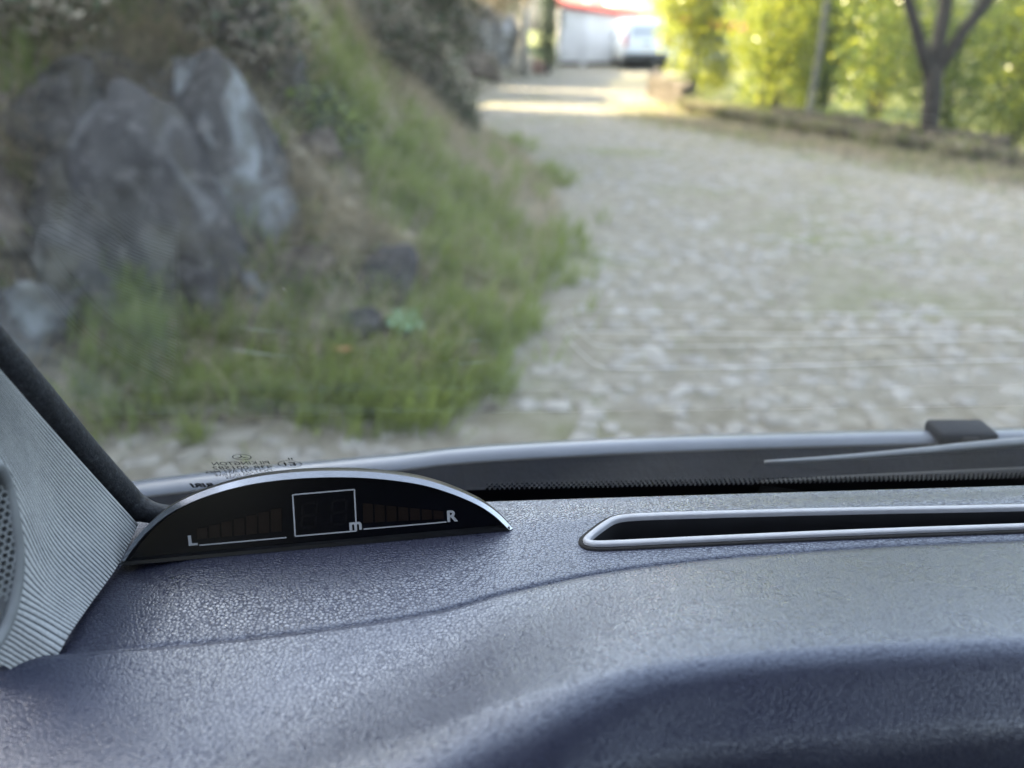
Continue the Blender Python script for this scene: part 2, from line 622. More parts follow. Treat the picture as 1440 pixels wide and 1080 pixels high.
def nz(p, s, o=4):
    return noise.fractal(Vector(p) * s, 1.0, 2.0, o)


def bank_z(X, Y, with_noise=True):
    X = np.asarray(X, float)
    Y = np.asarray(Y, float)
    d = bank_dist(X, Y)
    h = np.interp(np.maximum(d, 0), PROF_D, PROF_H)
    # gaps shaped into the hill along the sun's bearing to let sun streaks through
    u = Y + 0.45 * X - 16.75
    gap = np.maximum(np.exp(-(u / 0.95) ** 4), np.exp(-((u - 5.0) / 0.45) ** 4))
    hl = np.minimum(h, 0.30 + 0.36 * np.maximum(d, 0))
    hgt = 1.12 - 0.60 * sstep(18.5, 21.5, Y) - 0.15 * sstep(24, 30, Y)  # raised and lowered to place the edge of the hill's shadow
    h = (h * np.where(d > 3, 1 + (hgt - 1) * sstep(3, 5, d), 1)) * (1 - gap) + hl * gap
    if with_noise:
        sh = h.shape
        n1 = np.array([nz((x, y, 3.1), 0.9, 4) for x, y in zip(X.ravel(), Y.ravel())]).reshape(sh)
        n2 = np.array([nz((x, y, 9.7), 3.5, 3) for x, y in zip(X.ravel(), Y.ravel())]).reshape(sh)
        amp = np.clip(d, 0, 1.5)
        h = h + n1 * 0.22 * amp + n2 * 0.06 * np.clip(d, 0, 1)
    return np.where(d > 0, np.maximum(h, -0.02) + 0.012, -0.05 + np.clip(d, -3, 0) * 0.1)





def bank_hit(px, py, tmax=40):
    d = ray(px, py)
    ts = np.linspace(1.5, tmax, 1600)
    X = CAM.x + d.x * ts
    Y = CAM.y + d.y * ts
    Z = CAM.z + d.z * ts
    H = np.maximum(bank_z(X, Y, False), 0)
    k = np.argmax(Z < H)
    return Vector((X[k], Y[k], H[k])), ts[k]


# ground sheet to the horizon, dipping to the right behind the low wall
def ground_h(X, Y):
    drop = sstep(6.5, 14, X - 0.0 * Y)
    return -0.06 - 2.6 * drop


xs = np.concatenate([np.linspace(-900, -40, 12), np.linspace(-30, 40, 90), np.linspace(50, 900, 12)])
ys = np.concatenate([np.linspace(-900, -30, 10), np.linspace(-25, 60, 90), np.linspace(70, 1500, 14)])
GX, GY = np.meshgrid(xs, ys)
GZ = ground_h(GX, GY)
ground = mk('ground', np.stack([GX, GY, GZ], -1).reshape(-1, 3), grid_faces(len(xs), len(ys)), MAT['ground'], smooth=True)
tag(ground, kind='structure')

# hillside
xs = np.concatenate([np.linspace(-45, -10, 20, endpoint=False), np.linspace(-10, -4, 30, endpoint=False), np.linspace(-4, 2.2, 90)])
ys = np.concatenate([np.linspace(-30, 1, 30, endpoint=False), np.linspace(1, 14, 150, endpoint=False), np.linspace(14, 40, 130), np.linspace(41, 80, 15)])
BX, BY = np.meshgrid(xs, ys)
BZ = bank_z(BX, BY)
hillside = mk('hillside', np.stack([BX, BY, BZ], -1).reshape(-1, 3), grid_faces(len(xs), len(ys)), MAT['soil'], smooth=True)
tag(hillside, kind='structure')

# road sheet: between the bank foot and the low wall
WALL = np.array([(4.6, 27.0), (3.9, 21.5), (3.45, 17.5), (3.35, 15.2), (4.3, 12.6), (5.95, 8.9), (7.6, 5.4), (8.2, 1.0), (8.2, -6.0)])


def right_edge(y):
    o = np.argsort(WALL[:, 1])
    return np.interp(y, WALL[o, 1], WALL[o, 0])


ry = np.linspace(-25, 40, 131)
ru = np.linspace(0, 1, 25)
V = []
for y in ry:
    xl = np.interp(y, FOOT[:, 1], FOOT[:, 0]) - 0.5
    xr = right_edge(y) + (0.1 if y < 27 else 6.0 * min(1, (y - 27) / 3))
    for u in ru:
        V.append((xl + (xr - xl) * u, y, 0.0))
road = mk('road', V, grid_faces(len(ru), len(ry)), MAT['road'], smooth=True)
tag(road, kind='structure')

# granite setts with open, dirty joints
sv, sf, sm_ = [], [], []
nb = 0
yy = 1.6
row = 0
while yy < 26:
    big = 0.105 + 0.002 * yy
    xl = float(np.interp(yy, FOOT[:, 1], FOOT[:, 0])) + 0.18
    if yy < 3.2:
        xl = -2.0
    xr = float(right_edge(yy)) - 0.5 - (1.0 if yy < 14 else 0.2)
    xx = xl + (row % 2) * big * 0.5
    while xx < xr:
        wd = big * random.uniform(0.65, 1.5)
        cxx, cyy = xx + wd / 2 + random.uniform(-0.04, 0.04), yy + 0.16 * (xx - xl) + 0.05 * math.sin(xx * 2.1 + yy) + random.uniform(-0.06, 0.06)
        n = nz((cxx, cyy, 1.0), 0.75, 3) + 0.45 * nz((cxx, cyy, 5.0), 2.2, 2)
        edge = min(cxx - xl, xr - cxx)
        if n < 0.33 and random.random() > 0.28 and not (edge < 0.7 and random.random() < 0.75 - edge):
            hx, hy = wd / 2 * random.uniform(0.5, 0.95), big / 2 * random.uniform(0.5, 1.0)
            h = 0.004 + random.uniform(0, 0.010)
            a = random.uniform(-1.2, 1.2)
            ca, sa = math.cos(a), math.sin(a)
            tl = random.uniform(-0.03, 0.03), random.uniform(-0.03, 0.03)
            for (k, z) in ((1.0, -0.01), (0.93, h * 0.75), (0.68, h)):
                for (ux, uy) in ((-1, -1), (1, -1), (1, 1), (-1, 1)):
                    x, y = ux * hx * k, uy * hy * k
                    sv.append((cxx + x * ca - y * sa, cyy + x * sa + y * ca, z + (x * tl[0] + y * tl[1] if z > 0 else 0)))
            m = random.choice((0, 0, 1, 1, 2))
            for q in range(4):
                r = (q + 1) % 4
                sf.append((nb + q, nb + r, nb + 4 + r, nb + 4 + q))
                sf.append((nb + 4 + q, nb + 4 + r, nb + 8 + r, nb + 8 + q))
            sf.append((nb + 8, nb + 9, nb + 10, nb + 11))
            sm_ += [m] * 9
            nb += 12
        xx += wd
    yy += big
    row += 1
setts = tri_mesh('granite_setts', sv, sf, MAT['sett_a'], road, False, [MAT['sett_b'], MAT['sett_c']], sm_)
tag(setts, kind='stuff')


# ------------------------------------------------------------------ grass and litter (nobody could count it)
def blades(P, L, W, lean, name, mat, nrm=None):
    """P (n,3) roots, L lengths"""
    n = len(P)
    az = rng.uniform(0, 2 * np.pi, n)
    la = rng.uniform(0, 2 * np.pi, n)
    ln = np.abs(rng.normal(0, lean, n))
    side = np.stack([np.cos(az), np.sin(az), np.zeros(n)], -1) * (W[:, None] / 2)
    dr = np.stack([np.cos(la) * ln, np.sin(la) * ln, np.ones(n)], -1)
    if nrm is not None:
        dr = dr + nrm
    dr /= np.linalg.norm(dr, axis=1)[:, None]
    droop = np.stack([np.cos(la) * ln, np.sin(la) * ln, -0.35 * ln], -1) * 0.8
    mid = P + dr * (L[:, None] * 0.55)
    tip = P + (dr + droop * 0.6) * L[:, None]
    V = np.stack([P - side, P + side, mid + side * 0.8, mid - side * 0.8, tip], 1).reshape(-1, 3)
    b = np.arange(n)[:, None] * 5
    F = np.concatenate([b + [0, 1, 2], b + [0, 2, 3], b + [3, 2, 4]], 0)
    return tri_mesh(name, V, F, mat)


def surf(X, Y):
    return np.maximum(bank_z(X, Y, True), 0.0)


GREEN = [  # photo point, spread (m), blades
    (600, 190, 0.45, 3800), (560, 250, 0.40, 3400), (640, 300, 0.40, 4200), (700, 330, 0.36, 3600), (740, 250, 0.45, 3600), (690, 400, 0.26, 2600),
    (600, 330, 0.22, 1400), (470, 150, 0.25, 1600), (430, 110, 0.35, 1800), (160, 400, 0.13, 1600), (200, 470, 0.16, 2200), (230, 550, 0.18, 2000), (300, 570, 0.18, 1500),
    (470, 560, 0.12, 1500), (570, 585, 0.12, 1500), (640, 540, 0.13, 1200), (460, 500, 0.14, 1300), (420, 420, 0.12, 900), (130, 60, 0.30, 1700), (70, 110, 0.25, 900),
    (730, 205, 0.35, 2600), (520, 170, 0.30, 2000), (620, 450, 0.22, 1800), (240, 80, 0.22, 900), (10, 130, 0.2, 900), (330, 330, 0.06, 250), (700, 480, 0.2, 1500), (10, 310, 0.1, 500)]
pts = []
for (px, py, s, n) in GREEN:
    n = int(n * 0.36)
    c, _ = bank_hit(px, py)
    nt = max(6, n // 22)
    tc = np.stack([rng.normal(c.x, s * 1.1, nt), rng.normal(c.y, s * 1.1, nt)], -1)
    pts.append(tc[rng.integers(0, nt, n)] + rng.normal(0, 0.035, (n, 2)))
pts = np.concatenate(pts)
keep = bank_dist(pts[:, 0], pts[:, 1]) > -0.15 - 0.25 * rng.random(len(pts)) ** 2
pts = pts[keep]
Z = surf(pts[:, 0], pts[:, 1])
P = np.column_stack([pts, Z - 0.01])
g = blades(P, rng.uniform(0.08, 0.27, len(P)), rng.uniform(0.006, 0.013, len(P)), 0.45, 'bank_grass', MAT['grass'], np.array([0.25, -0.15, 0]))
tag(g, 'green grass growing in tufts over the rocky roadside bank', 'grass', kind='stuff')
# thin straw over the rest of the bank
n = 85000
X = rng.uniform(-5, 1.0, n)
Y = rng.uniform(2.4, 15, n)
d = bank_dist(X, Y)
k = (d > 0.1) & (d < 4.5)
X, Y = X[k], Y[k]
P = np.column_stack([X, Y, surf(X, Y) - 0.01])
g = blades(P, rng.uniform(0.08, 0.30, len(P)), rng.uniform(0.004, 0.008, len(P)), 0.9, 'dry_grass', MAT['dry_grass'], np.array([0.5, -0.3, -0.3]))
tag(g, 'dry straw-coloured grass matted over the bank between the boulders', 'dry grass', kind='stuff')
# sparse grass on the right verge and in the joints of the road
n = 16000
Y = rng.uniform(5, 17, n)
X = right_edge(Y) - np.abs(rng.normal(0, 0.75, n)) - 0.05
P = np.column_stack([X, Y, np.full(n, 0.0)])
sel = np.array([nz((x, y, 0), 0.8, 3) for x, y in zip(X, Y)]) > -0.1
P = P[sel]
g = blades(P, rng.uniform(0.03, 0.10, len(P)), rng.uniform(0.004, 0.009, len(P)), 0.7, 'verge_grass', MAT['grass'])
tag(g, 'short thin grass along the verge below the low stone wall', 'grass', kind='stuff')
n = 15000
Y = rng.uniform(2.6, 26, n)
X = np.interp(Y, FOOT[:, 1], FOOT[:, 0]) + rng.uniform(0.0, 1, n) * (right_edge(Y) - np.interp(Y, FOOT[:, 1], FOOT[:, 0]))
sel = np.array([nz((x, y, 1.0), 0.75, 3) + 0.45 * nz((x, y, 5.0), 2.2, 2) for x, y in zip(X, Y)]) > 0.24
P = np.column_stack([X, Y, np.zeros(n)])[sel]
g = blades(P, rng.uniform(0.015, 0.05, len(P)), rng.uniform(0.004, 0.008, len(P)), 0.8, 'road_grass', MAT['grass'])
tag(g, 'tiny grass sprouting in the worn joints of the road', 'grass', kind='stuff')
n = 16000
Y = rng.uniform(6, 15.5, n)
X = right_edge(Y) - rng.normal(0.25, 0.55, n)
P = np.column_stack([X, Y, np.where(np.abs(X - right_edge(Y)) < 0.2, 0.2, 0.004)])
vd = np.column_stack([X[::2] - 0.3, Y[::2], np.full(len(X[::2]), 0.0)])
g = blades(vd, rng.uniform(0.05, 0.18, len(vd)), rng.uniform(0.005, 0.010, len(vd)), 0.8, 'verge_straw', MAT['dry_grass'])
tag(g, 'straw-coloured dry grass on the verge below the low wall', 'dry grass', kind='stuff')
g = blades(P, rng.uniform(0.02, 0.07, n), rng.uniform(0.012, 0.03, n), 3.0, 'leaf_litter', MAT['leaf_brown'])
tag(g, 'brown fallen leaves gathered at the foot of the low wall', 'leaf litter', kind='stuff')


# ------------------------------------------------------------------ boulders
def rock_mesh(seed, flats=7, rough=0.10, sub=4):
    bm = bmesh.new()
    bmesh.ops.create_icosphere(bm, subdivisions=sub, radius=1)
    r_ = random.Random(seed)
    planes = []
    for _ in range(flats + 5):
        v = Vector((r_.gauss(0, 1), r_.gauss(0, 1), r_.gauss(0, 1))).normalized()
        planes.append((v, r_.uniform(0.50, 0.84)))
    o = Vector((seed * 3.7, seed * 1.3, 0))
    for v in bm.verts:
        p = v.co.copy()
        for (nn, dd) in planes:
            q = p.dot(nn)
            if q > dd:
                p -= nn * (q - dd)
        nn = v.co.normalized()
        p += nn * (noise.fractal(nn * 1.7 + o, 1.0, 2.0, 5) * rough)
        v.co = p
    me = bpy.data.meshes.new('boulder')
    bm.to_mesh(me)
    bm.free()
    me.polygons.foreach_set('use_smooth', [True] * len(me.polygons))
    return me


def slab_mesh(seed, rough=0.05):
    """angular quarried-looking block: hull of random points, edges knocked off, broken surface"""
    r_ = random.Random(seed)
    bm = bmesh.new()
    for _ in range(15):
        v = Vector((r_.gauss(0, 1), r_.gauss(0, 1), r_.gauss(0, 1))).normalized()
        v = Vector([math.copysign(abs(c) ** 0.62, c) for c in v])
        bm.verts.new(v * r_.uniform(0.80, 1.0))
    g = bmesh.ops.convex_hull(bm, input=bm.verts)
    bmesh.ops.delete(bm, geom=[e for e in g['geom_interior'] if isinstance(e, bmesh.types.BMVert)], context='VERTS')
    bmesh.ops.bevel(bm, geom=list(bm.edges), offset=0.05, segments=1, affect='EDGES', profile=0.5)
    bmesh.ops.triangulate(bm, faces=list(bm.faces))
    for _ in range(4):
        es = [e for e in bm.edges if e.calc_length() > 0.11]
        if es:
            bmesh.ops.subdivide_edges(bm, edges=es, cuts=1)
            bmesh.ops.triangulate(bm, faces=list(bm.faces))
    o = Vector((seed * 3.7, seed * 1.3, 0))
    bm.normal_update()
    for v in bm.verts:
        k = noise.fractal(v.co * 1.6 + o, 1.0, 2.0, 6)
        c = noise.cell(v.co * 2.3 + o)
        v.co += v.normal * (k * rough * 1.0 + (c - 0.5) * 0.035)
    me = bpy.data.meshes.new('boulder')
    bm.to_mesh(me)
    bm.free()
    me.polygons.foreach_set('use_smooth', [True] * len(me.polygons))
    return me


def boulder(px, py, wpx, hpx, tilt, seed, mat, label, sink=0.0, depth=0.55, name='boulder', rough=0.10):
    """a boulder whose face is about wpx x hpx photo pixels where its sight line meets the bank"""
    c, t = bank_hit(px, py)
    hw, hh = wpx / FPX * t / 2, hpx / FPX * t / 2
    me = slab_mesh(seed, rough * 0.55)
    tilt = -tilt
    ax = RT * math.cos(tilt) - UP * math.sin(tilt)
    ay = RT * math.sin(tilt) + UP * math.cos(tilt)
    fw = (CAM - c).normalized()
    up2 = (ay + fw * 0.25).normalized()
    az = ax.cross(up2).normalized()
    dz = min(hw, hh) * depth * 2
    for v in me.vertices:
        q = v.co.copy()
        v.co = ax * q.x * hw * 1.35 + up2 * q.y * hh * 1.30 + az * q.z * dz
    me.update()
    o = link_mesh(name, me, MAT[mat])
    o.location = c - fw * (dz * sink)
    tag(o, label, 'boulder' if name == 'boulder' else 'stone')
    return o


boulder(230, 325, 185, 350, R(24), 11, 'rock', 'large grey granite slab leaning in the bank between two tufts of grass', rough=0.16)
boulder(330, 265, 135, 320, R(20), 5, 'rock_lichen', 'tall boulder with a pale lichen patch under a grassy crest', rough=0.16)
boulder(112, 215, 150, 210, R(15), 23, 'rock', 'dark blocky boulder wedged beside the large granite slab', rough=0.16)
boulder(82, 355, 140, 240, R(28), 31, 'rock', 'dark slanted boulder with a straw-covered left shoulder', rough=0.16)
boulder(45, 485, 140, 190, R(24), 17, 'rock_lichen', 'pale speckled boulder at the foot of the bank beside the car pillar', rough=0.16)
boulder(375, 430, 46, 200, R(16), 41, 'rock_lichen', 'narrow pale blue-grey slab standing below the lichened boulder')
boulder(520, 395, 125, 90, R(8), 43, 'rock', 'low dark stone jutting over the pale leafy rosette', depth=0.6)
boulder(385, 110, 80, 150, R(14), 47, 'rock', 'dark upper boulder under a tuft of light grass')
boulder(35, 55, 70, 60, R(-15), 53, 'rock_brown', 'pinkish brown stone high on the bank among dead stems', name='stone')
boulder(70, 85, 60, 50, R(10), 59, 'rock_brown', 'small brown stone just below the pinkish stone', name='stone')
boulder(445, 215, 60, 60, R(15), 61, 'rock_brown', 'small earthy stone half buried under green grass', name='stone')
boulder(15, 215, 60, 150, R(20), 67, 'rock_brown', 'brown weathered stone beside the dark blocky boulder', name='stone')
boulder(690, 575, 24, 14, 0, 71, 'rock_brown', 'fist-sized stone at the edge of the road', name='stone', sink=-0.1)
boulder(500, 460, 60, 40, 0.3, 73, 'rock', 'small dark stone touching the low jutting stone', name='stone')

boulder(180, 150, 140, 120, R(-10), 91, 'rock', 'broad cracked stone under the yellowed crest grass', rough=0.18)
boulder(15, 330, 90, 180, R(25), 93, 'rock_brown', 'earth-stained slab behind the dark slanted boulder', rough=0.18)
boulder(155, 430, 70, 130, R(25), 95, 'rock', 'shadowed slab wedged under the large granite slab', rough=0.18)
boulder(295, 430, 60, 120, R(22), 97, 'rock', 'low mossy stone at the foot of the large slab', rough=0.18)
boulder(250, 140, 70, 70, R(15), 99, 'rock_lichen', 'white-topped stone at the crest of the lichened boulder', rough=0.16)
boulder(430, 380, 70, 60, R(5), 101, 'rock_brown', 'brown stone beside the narrow pale slab', name='stone', rough=0.18)

# crest grass hanging over the boulders
pts = []
for (px, py, s, n) in [(200, 110, 0.16, 1400), (270, 95, 0.12, 900), (130, 110, 0.12, 700), (400, 60, 0.12, 600), (470, 30, 0.2, 700), (30, 240, 0.08, 400),
                       (150, 140, 0.1, 600), (340, 60, 0.14, 700), (430, 330, 0.10, 500), (450, 280, 0.12, 700), (540, 350, 0.08, 450), (20, 10, 0.15, 400)]:
    c, _ = bank_hit(px, py)
    q = np.stack([rng.normal(c.x, s, n), rng.normal(c.y, s, n)], -1)
    pts.append(np.column_stack([q, surf(q[:, 0], q[:, 1]) + 0.05]))
P = np.concatenate(pts)
g = blades(P, rng.uniform(0.12, 0.32, len(P)), rng.uniform(0.004, 0.009, len(P)), 0.6, 'hanging_grass', MAT['dry_grass'], np.array([0.7, -0.8, -0.6]))
tag(g, 'yellowed grass hanging over the crests of the boulders', 'dry grass', kind='stuff')


# ------------------------------------------------------------------ leaves
def leaf_cloud(C, n, size, name, mat, parent, flat=0.0, aspect=0.55, extra=None, share=0.0):
    """C: list of (centre, radii); diamond leaves spread through the volumes, in twig clumps"""
    vols = np.array([r[0] * r[1] * r[2] for _, r in C]) ** (2 / 3)
    vols = vols / vols.sum()
    pos = []
    for (c, r), f in zip(C, vols):
        k = max(4, int(n * f))
        nc = max(3, k // 26)
        d = rng.normal(0, 1, (nc, 3))
        d /= np.linalg.norm(d, axis=1)[:, None]
        rr = rng.random(nc) ** 0.38
        tw = d * rr[:, None] * np.array(r) + np.array(c)
        idx = rng.integers(0, nc, k)
        pos.append(tw[idx] + rng.normal(0, size * 1.35, (k, 3)))
    P = np.concatenate(pos)
    k = len(P)
    a = rng.normal(0, 1, (k, 3))
    a[:, 2] *= 0.7
    a[:, 2] -= 0.25
    a /= np.linalg.norm(a, axis=1)[:, None]
    b = rng.normal(0, 1, (k, 3))
    b -= (b * a).sum(1)[:, None] * a
    b /= np.linalg.norm(b, axis=1)[:, None]
    L = size * rng.uniform(0.6, 1.3, k)[:, None]
    nn = np.cross(a, b)
    V = np.stack([P - a * L * 0.5, P + b * L * aspect * 0.5 + nn * L * 0.06, P + a * L * 0.5, P - b * L * aspect * 0.5 + nn * L * 0.06], 1).reshape(-1, 3)
    q = np.arange(k)[:, None] * 4
    F = np.stack([q + [0, 1, 2], q + [0, 2, 3]], 1).reshape(-1, 3)
    mi = None
    if extra:
        mi = np.repeat((rng.random(k) < share).astype(int), 2)
    return tri_mesh(name, V, F, mat, parent, False, extra, mi)


def limb(p0, p1, r0, r1, bend=0.15, n=7):
    p0, p1 = Vector(p0), Vector(p1)
    L = (p1 - p0).length
    off = Vector((random.uniform(-1, 1), random.uniform(-1, 1), random.uniform(-0.3, 0.3))) * bend * L
    P, Rr = [], []
    for i in range(n):
        t = i / (n - 1)
        P.append(p0.lerp(p1, t) + off * math.sin(math.pi * t) + Vector((random.uniform(-1, 1), random.uniform(-1, 1), 0)) * 0.012 * L)
        Rr.append(r0 + (r1 - r0) * t)
    return tube(P, Rr, 8)


def merge(parts):
    V, F = [], []
    for (v, f) in parts:
        o = len(V)
        V += list(v)
        F += [tuple(i + o for i in q) for q in f]
    return V, F


def bush(name, base, blobs, n, size, mats, label, cat, stems=5, group=None, share=0.25, part='foliage', stem_mat='bark'):
    t = thing(name, base, label, cat, group)
    C = [((base[0] + b[0], base[1] + b[1], base[2] + b[2]), b[3]) for b in blobs]
    leaf_cloud(C, n, size, part, MAT[mats[0]], t, extra=[MAT[mats[1]]] if len(mats) > 1 else None, share=share)
    L = []
    for i in range(stems):
        c, r = C[i % len(C)]
        e = (c[0] + random.uniform(-.5, .5) * r[0], c[1] + random.uniform(-.5, .5) * r[1], c[2] + random.uniform(0, .6) * r[2])
        L.append(limb((base[0] + random.uniform(-.1, .1), base[1] + random.uniform(-.1, .1), base[2] - 0.1), e, 0.03, 0.008))
    V, F = merge(L)
    mk('stem', V, F, MAT[stem_mat], t, True)
    return t


# right-hand trees and bushes behind the wall
def tree(name, base, trunk_pts, trunk_r, limbs, blobs, n, size, mats, label, share=0.3, bark='bark', group=None):
    t = thing(name, base, label, 'tree', group)
    b = Vector(base)
    P = [b + Vector(p) for p in trunk_pts]
    V, F = tube(crom([tuple(p) for p in P], 12), list(np.interp(np.linspace(0, 1, 12), np.linspace(0, 1, len(trunk_r)), trunk_r)), 12)
    mk('trunk', V, F, MAT[bark], t, True)
    for (p0, p1, r0, r1) in limbs:
        V, F = limb(b + Vector(p0), b + Vector(p1), r0, r1, 0.06)
        mk('branch', V, F, MAT[bark], t, True)
    C = [(tuple(b + Vector(q[:3])), q[3]) for q in blobs]
    leaf_cloud(C, n, size, 'crown', MAT[mats[0]], t, extra=[MAT[mats[1]]] if len(mats) > 1 else None, share=share)
    return t


tb = on_z(1324, 212)
tree('forked_tree', (tb.x, tb.y, -0.3), [(-0.15, 0, 0), (-0.22, 0, 0.5), (-0.29, 0.02, 1.0), (-0.34, 0.05, 1.35)], [0.16, 0.12, 0.11, 0.115],
     [((-0.34, 0.05, 1.22), (-1.15, 0.2, 3.0), 0.085, 0.04), ((-0.33, 0.05, 1.28), (-0.42, 0.25, 3.6), 0.10, 0.05), ((-0.33, 0.05, 1.22), (0.65, 0.1, 2.9), 0.09, 0.04),
      ((-0.1, 0.05, 1.55), (0.15, 0.0, 3.4), 0.05, 0.03)],
     [(-0.9, 0.3, 3.9, (1.1, 1.2, 1.0)), (0.3, 0.4, 4.3, (1.4, 1.3, 1.2)), (1.5, 0.2, 3.8, (1.2, 1.2, 1.1)), (0.9, 0.6, 2.7, (0.9, 0.6, 0.5))],
     9000, 0.085, ('leaf_mid', 'leaf_bright'), 'dark forked tree trunk rising behind the low stone wall')
tb2 = on_z(1136, 150)
tree('slender_tree', (4.9, 12.95, -0.1), [(0, 0, 0), (0.02, 0, 1.4), (0.0, 0.05, 2.8), (0.05, 0.05, 4.6)], [0.055, 0.05, 0.045, 0.03],
     [((0, 0.05, 2.6), (0.8, 0.3, 4.0), 0.035, 0.015), ((0, 0.05, 2.9), (-0.7, 0.2, 4.3), 0.035, 0.015)],
     [(0, 0.1, 4.8, (1.4, 1.3, 1.2)), (0.8, 0.3, 3.9, (0.8, 0.8, 0.7)), (-0.8, 0.2, 4.2, (0.8, 0.8, 0.7))],
     6500, 0.085, ('leaf_mid', 'leaf_bright'), 'slender tree with a straight pale trunk among the bushes', bark='bark_pale')

bush('leafy_bush', (6.6, 18.6, -0.4), [(0, 0, 1.0, (1.4, 0.9, 1.0)), (0.0, 0, 2.3, (1.6, 0.9, 1.0)), (0.3, 0, 3.4, (1.5, 0.9, 0.9))], 9000, 0.10,
     ('leaf_mid', 'leaf_bright'), 'shaded green bush filling the gap behind the yellow-green bushes', 'bush', group='sunlit bushes along the low wall', share=0.3)
HEDGE = 'sunlit bushes along the low wall'
bush('leafy_bush', (4.15, 17.9, 0.15), [(0.15, 0, 0.9, (0.85, 1.0, 0.9)), (-0.1, 0, 2.1, (1.05, 1.2, 0.9)), (-0.45, -0.3, 1.7, (0.75, 0.8, 0.8)), (-0.35, 0, 2.7, (0.8, 0.8, 0.7)), (0.3, 0.2, 3.1, (1.0, 1.1, 0.9))], 22000, 0.085,
     ('leaf_bright', 'leaf_mid'), 'bright yellow-green bush spilling past the end of the low wall toward the white van', 'bush', group=HEDGE)
bush('leafy_bush', (4.95, 15.4, -0.1), [(0.1, 0, 0.9, (0.8, 0.9, 0.9)), (0.0, 0, 1.9, (1.0, 1.0, 0.9)), (0.3, 0.2, 2.9, (1.0, 1.0, 0.9))], 13000, 0.08,
     ('leaf_bright', 'leaf_mid'), 'yellow-green bush behind the shaded corner of the low wall', 'bush', group=HEDGE, share=0.4)
bush('leafy_bush', (6.3, 13.6, -0.2), [(0, 0, 0.9, (0.8, 0.8, 0.8)), (0.0, 0, 1.9, (0.95, 0.9, 0.9)), (0.1, 0.2, 2.9, (1.0, 0.9, 0.9))], 8500, 0.08,
     ('leaf_mid', 'leaf_bright'), 'mixed green bush between the yellow-green bush and the slender tree', 'bush', group=HEDGE, share=0.18)
bush('leafy_bush', (6.6, 11.9, -0.3), [(0, 0, 0.7, (0.7, 0.6, 0.6)), (-0.1, 0.4, 1.5, (0.7, 0.7, 0.7))], 5200, 0.075,
     ('leaf_mid', 'leaf_bright'), 'low green bush left of the forked trunk, close behind the wall', 'bush', group=HEDGE, share=0.12)
bush('leafy_bush', (8.2, 12.6, -0.8), [(0, 0, 1.0, (0.9, 0.8, 0.9)), (0.3, 0.2, 2.2, (1.1, 0.9, 1.0)), (0.9, 0, 3.2, (1.0, 0.9, 0.8))], 8500, 0.085,
     ('leaf_bright', 'leaf_mid'), 'light green bush right behind the forked trunk', 'bush', group=HEDGE, share=0.45)
bush('leafy_bush', (8.0, 10.0, -0.9), [(0, 0, 1.0, (0.9, 0.8, 0.8)), (0.4, 0.2, 1.9, (0.9, 0.8, 0.7))], 6500, 0.08,
     ('leaf_bright', 'leaf_mid'), 'light bush spreading over the low wall right of the forked trunk', 'bush', group=HEDGE, share=0.5)
for (x, y, h, lab) in [(7.6, 19.5, 5.2, 'tall green tree rising behind the yellow-green bushes'), (11.0, 17.0, 5.5, 'broad green tree on the slope behind the slender tree'),
                       (13.0, 13.0, 5.0, 'green tree on the slope behind the light bushes'), (10.5, 23.0, 6.0, 'distant green tree down the slope beside the house')]:
    tree('hillside_tree', (x, y, -1.6), [(0, 0, 0), (0.1, 0, h * 0.3), (0, 0.1, h * 0.6)], [0.16, 0.12, 0.08],
         [((0, 0, h * 0.3), (1.0, 0.2, h * 0.75), 0.06, 0.02), ((0, 0, h * 0.35), (-1.0, 0.1, h * 0.8), 0.06, 0.02)],
         [(0, 0, h * 0.42, (1.9, 1.5, 1.3)), (0.4, 0, h * 0.78, (1.8, 1.6, 1.3)), (-0.9, 0, h * 0.6, (1.3, 1.2, 1.1))], 9500, 0.14, ('leaf_dark', 'leaf_mid'), lab, 0.6,
         group='trees on the slope beyond the wall')

# ------------------------------------------------------------------ low stone wall along the right of the road
stone_variants = []
for k in range(6):
    me = rock_mesh(100 + k, 6, 0.05, 2)
    me.name = 'stone'
    for v in me.vertices:     # squarish
        v.co = Vector([math.copysign(abs(c) ** 0.7, c) for c in v.co])
    me.materials.append(MAT['rock_wall'])
    stone_variants.append(me)


